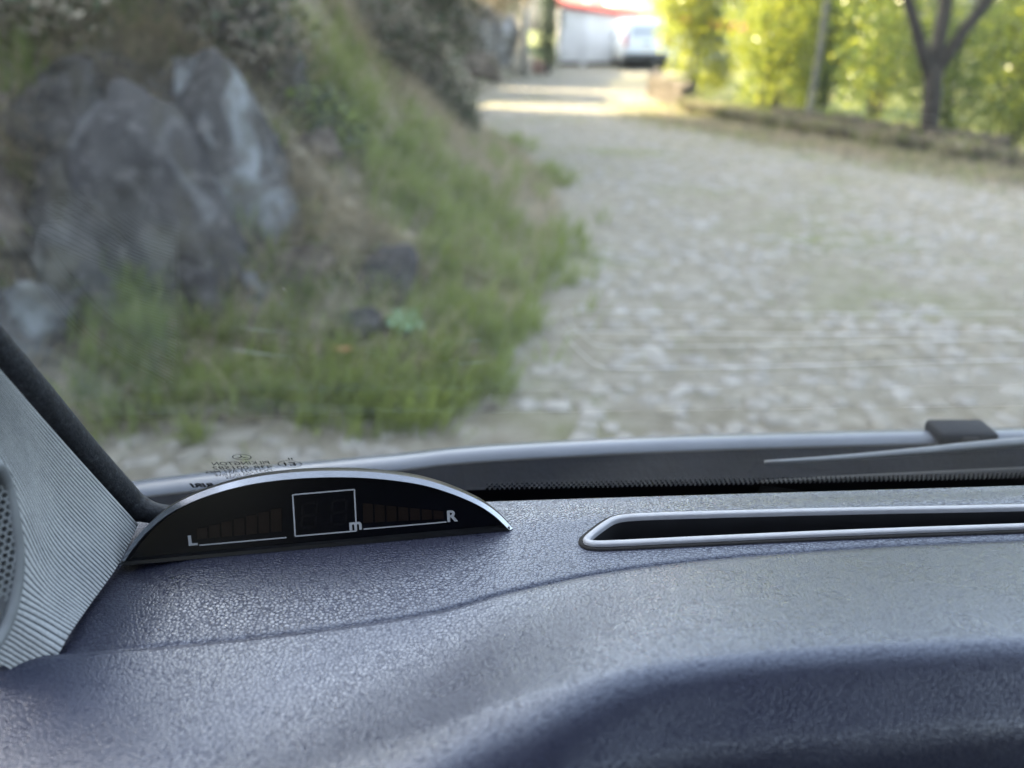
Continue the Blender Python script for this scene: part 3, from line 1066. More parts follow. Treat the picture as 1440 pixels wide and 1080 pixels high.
def stone_wall(pts, h, th, label, variants=None, core='rock_wall'):
    variants = variants or stone_variants
    t = thing('stone_wall', (pts[0][0], pts[0][1], 0), label, 'wall')
    V, F = [], []
    for i in range(len(pts) - 1):
        a, b = Vector((*pts[i], 0)), Vector((*pts[i + 1], 0))
        d = (b - a).normalized()
        nrm = Vector((-d.y, d.x, 0)) * (th / 2 - 0.05)
        o = len(V)
        for p in (a, b):
            for s in (-1, 1):
                for z in (-1.0, h - 0.06):
                    V.append(p + nrm * s + Vector((0, 0, z)))
        F += [(o, o + 4, o + 5, o + 1), (o + 2, o + 3, o + 7, o + 6), (o + 1, o + 5, o + 7, o + 3), (o, o + 1, o + 3, o + 2), (o + 4, o + 6, o + 7, o + 5)]
        L = (b - a).length
        for side in (-1, 1):
            z = 0.0
            while z < h - 0.02:
                hh = random.uniform(0.14, 0.20)
                s = 0.0
                while s < L:
                    wd = random.uniform(0.22, 0.42)
                    c = a + d * min(s + wd / 2, L) + Vector((-d.y, d.x, 0)) * side * (th / 2 - 0.09) + Vector((0, 0, z + hh / 2))
                    ob = bpy.data.objects.new('stone', random.choice(variants))
                    COL.objects.link(ob)
                    ob.parent = t
                    ob.location = c - Vector(t.location)
                    ob.rotation_euler = (random.uniform(-.06, .06), random.uniform(-.06, .06), math.atan2(d.y, d.x) + random.choice((0, math.pi)))
                    ob.scale = (wd / 2 * 1.08, 0.14, hh / 2 * 1.1)
                    s += wd
                z += hh
    mk('core', V, F, MAT[core], t)
    return t


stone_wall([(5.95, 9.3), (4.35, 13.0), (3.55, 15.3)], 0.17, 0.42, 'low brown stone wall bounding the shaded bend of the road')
sunlit_variants = []
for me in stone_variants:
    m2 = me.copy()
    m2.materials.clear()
    m2.materials.append(MAT['rock_brown'])  # lighter than the near wall: sunlight put into the stone colour
    sunlit_variants.append(m2)
stone_wall([(3.52, 15.85), (3.40, 19.0), (3.95, 22.0)], 0.48, 0.30, 'sunlit stretch of low wall past the bend, below the yellow-green bush', sunlit_variants, 'rock_brown')
stone_wall([(8.0, 4.5), (5.98, 9.05)], 0.14, 0.42, 'low mossy wall stub beside the forked tree')

wl = np.array([(8.0, 4.5), (5.97, 9.1), (4.35, 13.0), (3.55, 15.3)])
sg = np.linalg.norm(np.diff(wl, axis=0), axis=1)
cu = np.concatenate([[0], np.cumsum(sg)])
n = 9000
tt_ = rng.uniform(0, cu[-1], n)
tt_ = tt_ + 0.25 * np.sin(tt_ * 5.1) + 0.15 * np.sin(tt_ * 11.3)
X = np.interp(tt_, cu, wl[:, 0]) + rng.normal(-0.08, 0.16, n)
Y = np.interp(tt_, cu, wl[:, 1]) + rng.normal(-0.03, 0.12, n)
P = np.column_stack([X, Y, rng.uniform(0.02, 0.19, n)])
g = blades(P[:5500], rng.uniform(0.06, 0.24, 5500), rng.uniform(0.008, 0.020, 5500), 0.9, 'wall_straw', MAT['dry_grass'], np.array([-0.5, -0.3, -0.1]))
tag(g, 'straw and dead stems spilling over the low stone wall', 'dry grass', kind='stuff')
g = blades(P[5500:], rng.uniform(0.06, 0.22, n - 5500), rng.uniform(0.010, 0.024, n - 5500), 0.8, 'wall_weeds', MAT['leaf_mid'], np.array([-0.4, -0.2, 0.0]))
tag(g, 'green weeds growing over the top of the low stone wall', 'weeds', kind='stuff')

# ------------------------------------------------------------------ left side: ivy outcrop, rock face, pole, shrubs
ob_, tt = bank_hit(640, 185)
c0 = on_z(672, 196)
oc = thing('ivy_outcrop', (-1.28, 10.75, 0), 'dark overhanging outcrop matted with withered ivy at the bend', 'outcrop')
me = rock_mesh(77, 7, 0.18, 4)
for v in me.vertices:
    q = v.co
    lean = 0.34 * max(0, q.z)
    v.co = Vector((q.x * (0.62 + 0.12 * q.z) + lean * 0.5, q.y * 0.8, q.z * 1.75 + 1.35))
o = link_mesh('rock_core', me, MAT['rock_brown'])
o.location = oc.location
adopt(o, oc)
b = Vector(oc.location)
leaf_cloud([((b.x + 0.12, b.y - 0.1, 1.35), (0.75, 0.85, 1.5)), ((b.x - 0.4, b.y - 0.5, 1.9), (0.9, 0.9, 0.9)), ((b.x + 0.2, b.y, 2.4), (0.8, 0.9, 0.9)), ((b.x - 1.2, b.y - 0.8, 2.2), (0.8, 0.8, 0.8))],
           20000, 0.07, 'ivy', MAT['leaf_dark'], oc, extra=[MAT['leaf_brown']], share=0.35)
L = []
for k in range(40):
    x, y = b.x + random.uniform(-0.8, 0.65), b.y - random.uniform(0.5, 0.95)
    z = random.uniform(1.0, 2.6)
    L.append(limb((x, y, z), (x + random.uniform(-.15, .2), y + random.uniform(-.1, .1), z - random.uniform(0.4, 1.0)), 0.006, 0.003, 0.15, 5))
V, F = merge(L)
mk('hanging_stem', V, F, MAT['bark'], oc, True)

# upper bank brush: dead stems and ivy high on the bank
for (px, py, n, rad, mats, lab) in [
        (520, 60, 5200, 0.55, ('leaf_brown', 'leaf_dark'), 'brown brush of dead stems high on the bank beside the ivy outcrop'),
        (300, 40, 3000, 0.40, ('leaf_brown', 'leaf_dark'), 'withered brown brush above the lichened boulder'),
        (60, 30, 1800, 0.28, ('leaf_brown', 'leaf_dark'), 'dead brown shrub around the pinkish stone high on the bank'),
        (430, 170, 1500, 0.22, ('leaf_dark', 'grass'), 'small dark green weed clump between upper boulder and green grass'),
        (600, 120, 3500, 0.5, ('leaf_dark', 'leaf_brown'), 'dark ivy clump hugging the left side of the outcrop'),
        (628, 165, 3200, 0.34, ('leaf_dark', 'leaf_brown'), 'dark ivy curtain hanging to the grass at the foot of the outcrop')]:
    c, _ = bank_hit(px, py)
    bush('brush', (c.x, c.y, c.z - 0.1), [(0, 0, rad * 0.5, (rad, rad, rad * 0.8)), (rad * 0.6, -rad * 0.3, rad * 0.2, (rad * 0.7, rad * 0.7, rad * 0.5)), (-rad * 0.7, 0.1, rad * 0.6, (rad * 0.7, rad * 0.7, rad * 0.6))],
         n, 0.06, mats, lab, 'brush', 8, share=0.35)

# far rock face beside the road
for (px, py, wz, hz_, seed, mat, lab) in [(690, 110, 1.5, 1.9, 81, 'rock_far', 'pale rock face beyond the ivy outcrop'), (722, 108, 1.1, 1.5, 83, 'rock_far', 'grey rock shoulder at the foot of the pole'),
                                          (700, 118, 0.9, 0.7, 87, 'rock_brown', 'brown rounded rock below the pale rock face')]:
    p = on_z(px, py)
    me = rock_mesh(seed, 7, 0.15, 4)
    for v in me.vertices:
        v.co = Vector((v.co.x * wz, v.co.y * wz, v.co.z * hz_))
    o = link_mesh('boulder', me, MAT[mat])
    o.location = (p.x - wz * 0.75, p.y + 0.6, hz_ * 0.55)
    tag(o, lab, 'boulder')
bush('brush', (-0.9, 24.6, 1.8), [(0, 0, 0.6, (1.2, 1.0, 0.7)), (0.8, 0.4, 0.5, (0.8, 0.8, 0.6))], 3500, 0.10, ('dry_grass', 'leaf_brown'), 'straw-coloured brush on top of the pale rock face', 'brush', 6)
pp = on_z(738, 107)
t = thing('utility_pole', (pp.x, pp.y, 0), 'slim grey concrete pole standing at the roadside before the conifer', 'pole')
V, F = tube([(pp.x, pp.y, -0.3), (pp.x, pp.y, 3), (pp.x, pp.y, 7.5)], [0.12, 0.105, 0.08], 14)
mk('shaft', V, F, MAT['pole'], t, True)
V, F = tube([(pp.x - 0.6, pp.y, 7.1), (pp.x + 0.6, pp.y, 7.1)], 0.035, 8)
mk('crossarm', V, F, MAT['pole'], t, True)
for dx in (-0.5, 0, 0.5):
    V, F = tube([(pp.x + dx, pp.y, 7.1), (pp.x + dx, pp.y, 7.2), (pp.x + dx, pp.y, 7.28)], [0.03, 0.05, 0.02], 8)
    mk('insulator', V, F, MAT['white_wall'], t, True)
cp = on_z(771, 104)
t = thing('conifer', (cp.x, cp.y, 0), 'narrow dark green conifer at the roadside left of the garage', 'tree')
V, F = tube([(cp.x, cp.y, -0.2), (cp.x, cp.y, 2.5), (cp.x, cp.y, 5.2)], [0.09, 0.06, 0.02], 8)
mk('trunk', V, F, MAT['bark'], t, True)
leaf_cloud([((cp.x, cp.y, 0.6 + k * 0.55), (0.46 - abs(k - 3) * 0.03, 0.46, 0.5)) for k in range(8)], 6500, 0.09, 'crown', MAT['conifer'], t)
fp = on_z(757, 104)
bush('flower_bush', (fp.x, fp.y, 0), [(0, 0, 0.22, (0.28, 0.28, 0.24))], 500, 0.07, ('flower', 'leaf_dark'), 'small pink flowering bush between pole and conifer', 'bush', 3, share=0.3)

# pale leafy rosette
rp, _ = bank_hit(566, 462)
t = thing('rosette_plant', (rp.x, rp.y, rp.z), 'pale green broad-leaved rosette plant below the low dark stone', 'plant')
for k in range(11):
    an = k * 2.4
    L = random.uniform(0.10, 0.155)
    el = random.uniform(0.25, 0.9)
    V, F = [], []
    for i in range(7):
        s = i / 6
        wdt = 0.034 * math.sin(math.pi * min(1, 0.12 + s * 0.88)) ** 0.8 + 0.002
        r = L * s
        z = L * (math.sin(el) * s - 0.55 * s * s) + 0.02
        for q in (-1, 0, 1):
            x, y = r * math.cos(el * 0.6), q * wdt
            V.append((rp.x + x * math.cos(an) - y * math.sin(an), rp.y + x * math.sin(an) + y * math.cos(an), rp.z + z + abs(q) * 0.008))
    mk('leaf', V, grid_faces(3, 7), MAT['leaf_pale'], t, True)
lp, _ = bank_hit(487, 521)
V = []
for k in range(7):
    a = k / 6 * 2 - 1
    for q in (-1, 0, 1):
        V.append((lp.x + a * 0.045, lp.y + q * 0.022 * (1 - a * a) ** 0.5 - 0.02, lp.z + 0.10 + 0.012 * abs(q) + 0.01 * a * a))
MAT['orange_leaf'] = leaf_mat('orange_leaf', (0.30, 0.14, 0.06), (0.42, 0.22, 0.11), 0.3, 0.6, 30, (0.45, 0.2, 0.1))
o = mk('fallen_leaf', V, grid_faces(3, 7), MAT['orange_leaf'], None, True)
tag(o, 'single orange fallen leaf lying in the grass below the rosette plant', 'leaf')

# unseen trees added on the hilltop to throw shade over the road
for (x, y, h) in [(-8.5, 5, 5), (-8.0, 10, 5.5), (-6.5, 25.5, 6.5), (-5.0, 29.5, 7)]:
    z = float(bank_z(np.array([x]), np.array([y]), False)[0])
    tree('hilltop_shade_tree', (x, y, z - 0.2), [(0, 0, 0), (0.1, 0.1, h * 0.4), (0, 0, h * 0.75)], [0.2, 0.15, 0.07],
         [((0, 0, h * 0.35), (1.2, 0.3, h * 0.7), 0.08, 0.03), ((0, 0, h * 0.4), (-1.1, -0.4, h * 0.75), 0.08, 0.03)],
         [(0, 0, h * 0.6, (2.2, 2.2, 1.6)), (0.9, 0.4, h * 0.8, (1.6, 1.6, 1.2)), (-0.8, -0.5, h * 0.8, (1.6, 1.6, 1.2))], 4500, 0.2, ('leaf_mid', 'leaf_dark'),
         'unseen leafy tree added on the hilltop to shade the road', group='added shade trees on the hilltop')

tree('van_shade_tree', (-1.2, 34.8, 0.2), [(0, 0, 0), (0.1, 0.1, 2.0), (0, 0, 4.5)], [0.2, 0.15, 0.07],  # tree added to keep the sun off the parked van's left side
     [((0, 0, 2.0), (1.2, 0.3, 3.6), 0.08, 0.03), ((0, 0, 2.2), (-1.1, -0.4, 3.8), 0.08, 0.03)],
     [(0, 0, 2.4, (1.5, 1.7, 1.3)), (0.4, 0.4, 4.2, (1.7, 2.0, 1.4)), (-0.8, -0.5, 3.4, (1.6, 1.6, 1.2)), (0.2, 1.4, 3.0, (1.5, 1.5, 1.5))], 14000, 0.17, ('leaf_mid', 'leaf_dark'),
     'dense green tree added left of the garage to shade the white van')

# ------------------------------------------------------------------ garage with red tiled roof
gp = on_z(785, 92.5)
gx, gy = gp.x, gp.y
GW, GD = 9.0, 1.7
garage = thing('garage', (gx, gy, 0), 'low white garage with a sloping red tiled roof behind the white van', 'building')


def eave(x):
    return 2.34 - 0.135 * (x - gx)


V = [(gx, gy, -0.2), (gx + GW, gy, -0.2), (gx + GW, gy, eave(gx + GW)), (gx, gy, eave(gx)),
     (gx, gy + GD, -0.2), (gx + GW, gy + GD, -0.2), (gx + GW, gy + GD, eave(gx + GW) + 0.35), (gx, gy + GD, eave(gx) + 0.35)]
mk('wall', V, [(0, 1, 2, 3), (5, 4, 7, 6), (4, 0, 3, 7), (1, 5, 6, 2)], MAT['plaster'], garage)
bm = bmesh.new()
box(bm, gx + 0.95, gx + 1.2, gy - 0.06, gy - 0.003, 0.0, eave(gx + 1.2) - 0.04, 0.01)
bm_obj('pilaster', bm, MAT['plaster_grey'], garage)
bm = bmesh.new()
box(bm, gx + 0.0, gx + 0.95, gy - 0.03, gy - 0.002, 0.25, eave(gx + 0.95) - 0.10, 0.01)
bm_obj('door_panel', bm, MAT['plaster_grey'], garage)
bm = bmesh.new()
box(bm, gx - 0.02, gx + GW, gy - 0.05, gy - 0.002, -0.1, 0.16, 0.01)
bm_obj('plinth', bm, MAT['rock_wall'], garage)
# tiled roof: rows of half-round tiles running up the slope
roof_v, roof_f = [], []
rw = GW + 0.5
n_t = 52
for j, yb in enumerate((gy - 0.22, gy + GD + 0.2)):
    for i in range(n_t * 4 + 1):
        x = gx - 0.25 + rw * i / (n_t * 4)
        z = eave(x) + 0.06 + (0.36 if j else -0.04) + 0.035 * abs(math.sin(math.pi * i / 4))
        roof_v.append((x, yb, z))
m_ = n_t * 4 + 1
for i in range(m_ - 1):
    roof_f.append((i, i + 1, m_ + i + 1, m_ + i))
o = mk('roof', roof_v, roof_f, MAT['tile'], garage, True)
sm = o.modifiers.new('thick', 'SOLIDIFY')
sm.thickness = 0.07
sm.offset = -1
bm = bmesh.new()
box(bm, gx + 1.25, gx + 1.55, gy + 1.2, gy + 1.5, 2.2, 3.3, 0.02)
bm_obj('chimney', bm, MAT['white_wall'], garage)
house = thing('white_house', (9.0, 46, 0), 'pale house with red roof far behind the garage', 'building')
bm = bmesh.new()
box(bm, 5.6, 12.0, 44, 50, -0.5, 3.6)
bm_obj('wall', bm, MAT['white_wall'], house)
V = [(5.2, 43.6, 3.6), (12.4, 43.6, 3.6), (12.4, 50.4, 3.6), (5.2, 50.4, 3.6), (7.2, 47, 5.2), (10.4, 47, 5.2)]
mk('roof', V, [(0, 1, 5, 4), (1, 2, 5), (2, 3, 4, 5), (3, 0, 4)], MAT['tile'], house)
bm = bmesh.new()
box(bm, 7.0, 7.9, 43.97, 43.995, 1.2, 2.4)
bm_obj('window', bm, MAT['van_glass'], house)

# ------------------------------------------------------------------ parked white van seen from behind
vp = on_z(874, 98.5)
vx0, vy = vp.x, vp.y
VW, VL, VH = 1.86, 4.3, 1.84
pv = thing('parked_van', (vx0 + VW / 2, vy, 0), 'white van parked facing the garage, half hidden by the yellow-green bush', 'van')
prof = [(0.0, 0.42), (-0.05, 0.62), (-0.03, 0.95), (0.02, 1.12), (0.14, 1.62), (0.24, 1.78), (0.5, 1.84), (2.3, 1.82), (2.75, 1.72), (3.4, 1.12), (4.1, 0.95), (4.3, 0.7), (4.3, 0.35), (3.6, 0.3), (0.4, 0.3)]
bm = bmesh.new()
secs = [(0.0, 0.10), (0.05, 0.03), (0.14, 0.0), (VW - 0.14, 0.0), (VW - 0.05, 0.03), (VW, 0.10)]
rings = []
for (sx, ins) in secs:
    ring = []
    for (y, z) in prof:
        cy, cz = 2.1, 0.95
        k = 1 - ins * 0.35
        tum = 0.07 * max(0, (z - 1.0)) * (1 if sx < VW / 2 else -1) * (abs(sx - VW / 2) / (VW / 2))
        ring.append(bm.verts.new((vx0 + sx + tum, vy + cy + (y - cy) * k, cz + (z - cz) * k)))
    rings.append(ring)
np_ = len(prof)
for a, b2 in zip(rings[:-1], rings[1:]):
    for i in range(np_):
        bm.faces.new((a[i], a[(i + 1) % np_], b2[(i + 1) % np_], b2[i]))
bm.faces.new(rings[0][::-1])
bm.faces.new(rings[-1])
bmesh.ops.recalc_face_normals(bm, faces=bm.faces)
bm_obj('body', bm, MAT['van_white'], pv, True)


def vquad(name, x0, x1, z0, z1, off, mat, parent):
    def yat(z):
        return np.interp(z, [0.42, 0.62, 0.95, 1.12, 1.62, 1.78], [0, -0.05, -0.03, 0.02, 0.14, 0.24]) + vy
    V, F = [], []
    nzv = 6
    for k in range(nzv):
        z = z0 + (z1 - z0) * k / (nzv - 1)
        tum = 0.07 * max(0, z - 1.0)
        for (x, s) in ((x0, 1), (x1, -1)):
            V.append((vx0 + x + tum * s * 0.6, yat(z) - off, z))
            V.append((vx0 + x + tum * s * 0.6, yat(z) + 0.03, z))
    for k in range(nzv - 1):
        a, b3 = k * 4, (k + 1) * 4
        F += [(a, a + 2, b3 + 2, b3), (a + 1, a, b3, b3 + 1), (a + 2, a + 3, b3 + 3, b3 + 2)]
    F += [(0, 1, 3, 2), ((nzv - 1) * 4, (nzv - 1) * 4 + 2, (nzv - 1) * 4 + 3, (nzv - 1) * 4 + 1)]
    return mk(name, V, F, mat, parent)


gate = vquad('tailgate', 0.20, VW - 0.20, 0.62, 1.70, 0.012, MAT['van_white'], pv)
vquad('rear_window', 0.30, VW - 0.30, 1.16, 1.60, 0.02, MAT['van_glass'], gate)
vquad('number_plate', 0.68, VW - 0.68, 0.72, 0.83, 0.02, MAT['plate'], gate)
vquad('handle', 0.78, VW - 0.78, 0.92, 0.97, 0.03, MAT['van_dark'], gate)
for x0 in (0.03, VW - 0.18):
    vquad('tail_light', x0, x0 + 0.15, 0.85, 1.35, 0.02, MAT['lamp_red'], pv)
bm = bmesh.new()
box(bm, vx0 + 0.02, vx0 + VW - 0.02, vy - 0.14, vy + 0.10, 0.32, 0.60, 0.04)
bm_obj('bumper', bm, MAT['van_dark'], pv, True)
for (x, y) in ((0.13, 0.8), (VW - 0.13, 0.8), (0.13, 3.45), (VW - 0.13, 3.45)):
    V, F = tube([(vx0 + x - 0.1, vy + y, 0.31), (vx0 + x - 0.07, vy + y, 0.31), (vx0 + x + 0.07, vy + y, 0.31), (vx0 + x + 0.1, vy + y, 0.31)], [0.27, 0.31, 0.31, 0.27], 24)
    wh = mk('wheel', V, F, MAT['tyre'], pv, True)
    s = -1 if x < VW / 2 else 1
    V, F = tube([(vx0 + x + s * 0.08, vy + y, 0.31), (vx0 + x + s * 0.108, vy + y, 0.31)], [0.19, 0.18], 20)
    mk('rim', V, F, MAT['rim'], wh, True)
for s, x in ((-1, 0.0), (1, VW)):
    bm = bmesh.new()
    box(bm, vx0 + x + s * 0.02 - 0.08, vx0 + x + s * 0.02 + 0.08, vy + 2.95, vy + 3.05, 1.12, 1.32, 0.03)
    bm_obj('side_mirror', bm, MAT['van_dark'], pv, True)

# ================================================================== the car we sit in
car = thing('car', (0.45, -0.8, 0.0), 'car cabin with dark grained dashboard, grey ribbed pillar trim and windshield', 'car')
Zc = CAM.z

# --- dashboard top (far panel): height field with the slot for the vent sunk into it
DASH = -0.15


CREASE = crom([(-0.3, 0.128), (-0.12, 0.147), (-0.063, 0.1545), (-0.024, 0.1625), (0.0, 0.1715), (0.035, 0.1813), (0.086, 0.189), (0.167, 0.1955), (0.3, 0.20), (1.3, 0.20)], 400)


def crease_y(x):
    return np.interp(x, CREASE[:, 0], CREASE[:, 1])


def edge_y(x):
    return 0.2215 + 0.05 * x - 0.0 * x


def vent_line(x):
    return 0.1985 + 0.062 * (x - 0.03)       # centre line of the slot


vent_out = []   # outline of the vent frame in photo points, on the dash plane
VENT_PX = [(817, 757), (823, 764), (838, 766.5), (870, 765.5), (1000, 759), (1200, 750), (1440, 741.5), (1700, 732), (1700, 700), (1440, 708), (1200, 712), (1000, 717), (890, 720.5), (862, 724), (848, 732), (830, 745)]
vent_out = [on_z(px, py, Zc + DASH + 0.0015) for px, py in VENT_PX]
vo2 = np.array([(p.x, p.y) for p in vent_out])


def inside_poly(X, Y, poly):
    ins = np.zeros(X.shape, bool)
    n = len(poly)
    for i in range(n):
        x1, y1 = poly[i]
        x2, y2 = poly[(i + 1) % n]
        c = ((y1 > Y) != (y2 > Y)) & (X < (x2 - x1) * (Y - y1) / (y2 - y1 + 1e-12) + x1)
        ins ^= c
    return ins


def shrink(poly, d):
    n = len(poly)
    out = []
    for i in range(n):
        p, a, b = poly[i], poly[i - 1], poly[(i + 1) % n]
        e1 = (p - a) / np.linalg.norm(p - a)
        e2 = (b - p) / np.linalg.norm(b - p)
        n1 = np.array([-e1[1], e1[0]])
        n2 = np.array([-e2[1], e2[0]])
        k = n1 + n2
        k = k / (np.linalg.norm(k) + 1e-9)
        out.append(p + k * d / max(0.5, k @ n1))
    return np.array(out)


slot_in = shrink(vo2, 0.0016)
ux = np.concatenate([np.linspace(-0.16, 0.02, 150, endpoint=False), np.linspace(0.02, 0.3, 200, endpoint=False), np.linspace(0.3, 1.25, 60)])
vs_ = np.linspace(0, 1, 130)
DX, VV = np.meshgrid(ux, vs_)
DY = crease_y(DX) - 0.002 + VV * (edge_y(DX) - crease_y(DX) + 0.002)
DZ = DASH - 0.006 * sstep(0.6, 1.0, VV) * 0.4
DZ -= 0.004 * sstep(-0.095, -0.135, DX)                       # rolls down toward the pillar
DZ -= 0.005 * np.clip((VV - 0.975) / 0.025, 0, 1) ** 2          # rounded lip at the glass
DZ -= 0.0012 * np.exp(-((DY - DY[0:1]) / 0.0015) ** 2)                       # dips into the panel gap
DZ = np.where(inside_poly(DX, DY, slot_in), DASH - 0.022, DZ)
dash = mk('dashboard', np.stack([DX, DY, DZ + Zc], -1).reshape(-1, 3), grid_faces(len(ux), len(vs_)), MAT['dash'], car, True)
# skirt below the lip, down to the glass
V = []
for x in ux:
    y = float(edge_y(x))
    V += [(x, y, Zc + DASH - 0.006), (x, y + 0.001, Zc + DASH - 0.06)]
mk('rear_skirt', V, [(2 * i, 2 * i + 2, 2 * i + 3, 2 * i + 1) for i in range(len(ux) - 1)], MAT['deep_black'], dash, True)


# --- vent frame: a flat light grey bezel, inner walls going down, black ring round it painting the dark gap
def smooth_poly(poly, it=2):
    p = np.array(poly)
    for _ in range(it):
        q = []
        for i in range(len(p)):
            a, b = p[i], p[(i + 1) % len(p)]
            q += [a * 0.75 + b * 0.25, a * 0.25 + b * 0.75]
        p = np.array(q)
    return p


def ring_strip(name, prof, mat, parent):
    """prof: list of (shrink, z)"""
    sm = [(smooth_poly(shrink(vo2, s), 2), z) for s, z in prof]
    n = len(sm[0][0])
    V, F = [], []
    for p, z in sm:
        V += [(q[0], q[1], Zc + z) for q in p]
    for k in range(len(prof) - 1):
        for i in range(n):
            j = (i + 1) % n
            F.append((k * n + i, k * n + j, (k + 1) * n + j, (k + 1) * n + i))
    return mk(name, V, F, mat, parent, True), V, n


ring_strip('vent_gap_ring', [(-0.0012, DASH - 0.004), (-0.0012, DASH + 0.0005), (0.0006, DASH + 0.0005), (0.0006, DASH - 0.002)], MAT['black_rubber'], dash)  # black strip laid in for the shaded gap round the frame
vf, _, _ = ring_strip('vent_frame', [(0.0002, DASH - 0.003), (0.0002, DASH + 0.0012), (0.0005, DASH + 0.0016), (0.0021, DASH + 0.0016), (0.0024, DASH + 0.0013), (0.0025, DASH - 0.0003)], MAT['vent'], dash)
ring_strip('vent_slot', [(0.0025, DASH - 0.0001), (0.0030, DASH - 0.018)], MAT['deep_black'], dash)
p = smooth_poly(shrink(vo2, 0.0028), 2)
V = [(q[0], q[1], Zc + DASH - 0.0175) for q in p]
mk('vent_floor', V, [tuple(range(len(V)))], MAT['deep_black'], dash)

# --- instrument cowl (near panel) swelling up toward the driver
nu, nv = 230, 150
us = np.concatenate([np.linspace(-0.16, 0.30, 190, endpoint=False), np.linspace(0.30, 1.25, 40)])
q = np.linspace(0, 1, nv) ** 1.7
V = []
UU, QQ = np.meshgrid(us, q)
DIST = QQ * 0.30                                  # metres from the crease toward the driver
hx = sstep(0, 1, (UU + 0.035 + 1.1 * DIST) / (0.095 + 0.6 * DIST))                     # hump grows to the right
hx2 = sstep(-0.14, 0.0, UU)
crest = np.interp(UU, [-0.16, -0.03, 0.01, 0.125, 1.2], [0.040, 0.047, 0.054, 0.058, 0.058])   # distance of the crest from the crease
rise = 0.016 * hx
up_ = (1 - (1 - np.clip(DIST / crest, 0, 1)) ** 1.15) * rise
# front face: rolls over the crest then slopes away
over = np.clip(DIST - crest, 0, None)
RO = 0.006 + 0.016 * (1 - sstep(-0.04, 0.05, UU))
fall = np.where(over < RO, over ** 2 / (2 * RO), RO / 2 + (over - RO)) * (0.30 + 0.80 * hx2)
fall = np.where(over > 0.0150, fall + (over - 0.0150) * 3.0 * sstep(0.0, 0.05, UU), fall)
edge = 0.0006 * np.exp(-(DIST / 0.0013) ** 2)
lip = 0.0012 * (1 - np.exp(-(DIST / 0.003) ** 2)) * sstep(-0.03, 0.03, UU)
# the left end sinks away toward the door
left = 0.008 * sstep(-0.070, -0.17, UU) * sstep(0.004, 0.06, DIST) + 0.05 * sstep(0.03, 0.20, DIST) * (1 - hx)
CZ = DASH - edge + lip + up_ - fall - left
CY = crease_y(UU) - 0.0004 - DIST
cowl = mk('instrument_cowl', np.stack([UU, CY, CZ + Zc], -1).reshape(-1, 3), grid_faces(len(us), nv, True), MAT['cowl'], dash, True)
# lower dash front that closes the dashboard below
bm = bmesh.new()
box(bm, -0.16, 1.25, -0.12, 0.20, Zc - 0.62, Zc - 0.33, 0.02)
bm_obj('lower_dash', bm, MAT['door'], dash)

# --- A-pillar trim: ribbed fabric, ribs are real ridges
rows = [(0.0, [(-60, 452, .172), (0, 520, .188), (90, 622, .216), (194, 737, .247)]),
        (0.33, [(-60, 500, .176), (25, 620, .197), (85, 712, .215), (165, 795, .2295)]),
        (0.62, [(-60, 570, .180), (26, 708, .197), (70, 796, .207), (127, 849, .2155)]),
        (0.85, [(-60, 800, .178), (10, 838, .192), (55, 861, .199), (100, 888, .2045)]),
        (0.93, [(-60, 842, .180), (4, 868, .191), (45, 892, .196), (84, 916, .1995)]),
        (1.1, [(-60, 905, .184), (-5, 930, .190), (30, 950, .194), (60, 968, .197)])]
ns, nr = 44, NRIB * 6 + 1
ctrl = []
for r, pts_ in rows:
    P3 = [tuple(at(*p)) for p in pts_]
    # run on up and back, out of the picture
    P3 = crom(P3, ns)
    ctrl.append(P3)
ctrl = np.array(ctrl)
rr = np.array([r for r, _ in rows])
rs = np.linspace(0, 1.1, nr)
G = np.zeros((nr, ns, 3))
for s in range(ns):
    # spread the ribs evenly: parametrise by r between the control rows
    for i, r in enumerate(rs):
        k = min(int(np.searchsorted(rr, r, side='right')) - 1, len(rr) - 2)
        k = max(k, 0)
        f = (r - rr[k]) / (rr[k + 1] - rr[k])
        p1, p2 = ctrl[k, s], ctrl[k + 1, s]
        h = rr[k + 1] - rr[k]
        m1 = (ctrl[k + 1, s] - ctrl[k - 1, s]) / (rr[k + 1] - rr[k - 1]) * h if k > 0 else p2 - p1
        m2 = (ctrl[k + 2, s] - ctrl[k, s]) / (rr[k + 2] - rr[k]) * h if k + 2 < len(rr) else p2 - p1
        G[i, s] = (2 * f ** 3 - 3 * f ** 2 + 1) * p1 + (f ** 3 - 2 * f ** 2 + f) * m1 + (-2 * f ** 3 + 3 * f ** 2) * p2 + (f ** 3 - f ** 2) * m2
du = np.gradient(G, axis=1)
dv = np.gradient(G, axis=0)
N = np.cross(du, dv)
N /= np.linalg.norm(N, axis=2)[..., None] + 1e-12
tocam = np.array(CAM) - G
N *= np.sign((N * tocam).sum(2))[..., None]
ph = (rs * NRIB) % 1.0
rib = 0.00028 * (1 - (2 * np.abs(ph - 0.5)) ** 3)
G2 = G + N * rib[:, None, None]
# turned-in border along the right and lower edge
uvs = np.stack(np.meshgrid(np.linspace(0, 1, ns), rs), -1).reshape(-1, 2)
trim = mk('pillar_trim', G2.reshape(-1, 3), grid_faces(ns, nr), MAT['trim'], car, True, uv=uvs)
sm = trim.modifiers.new('thick', 'SOLIDIFY')
sm.thickness = 0.003
sm.offset = -1 if (np.array(trim.data.polygons[0].normal) @ N[0, 0]) > 0 else 1
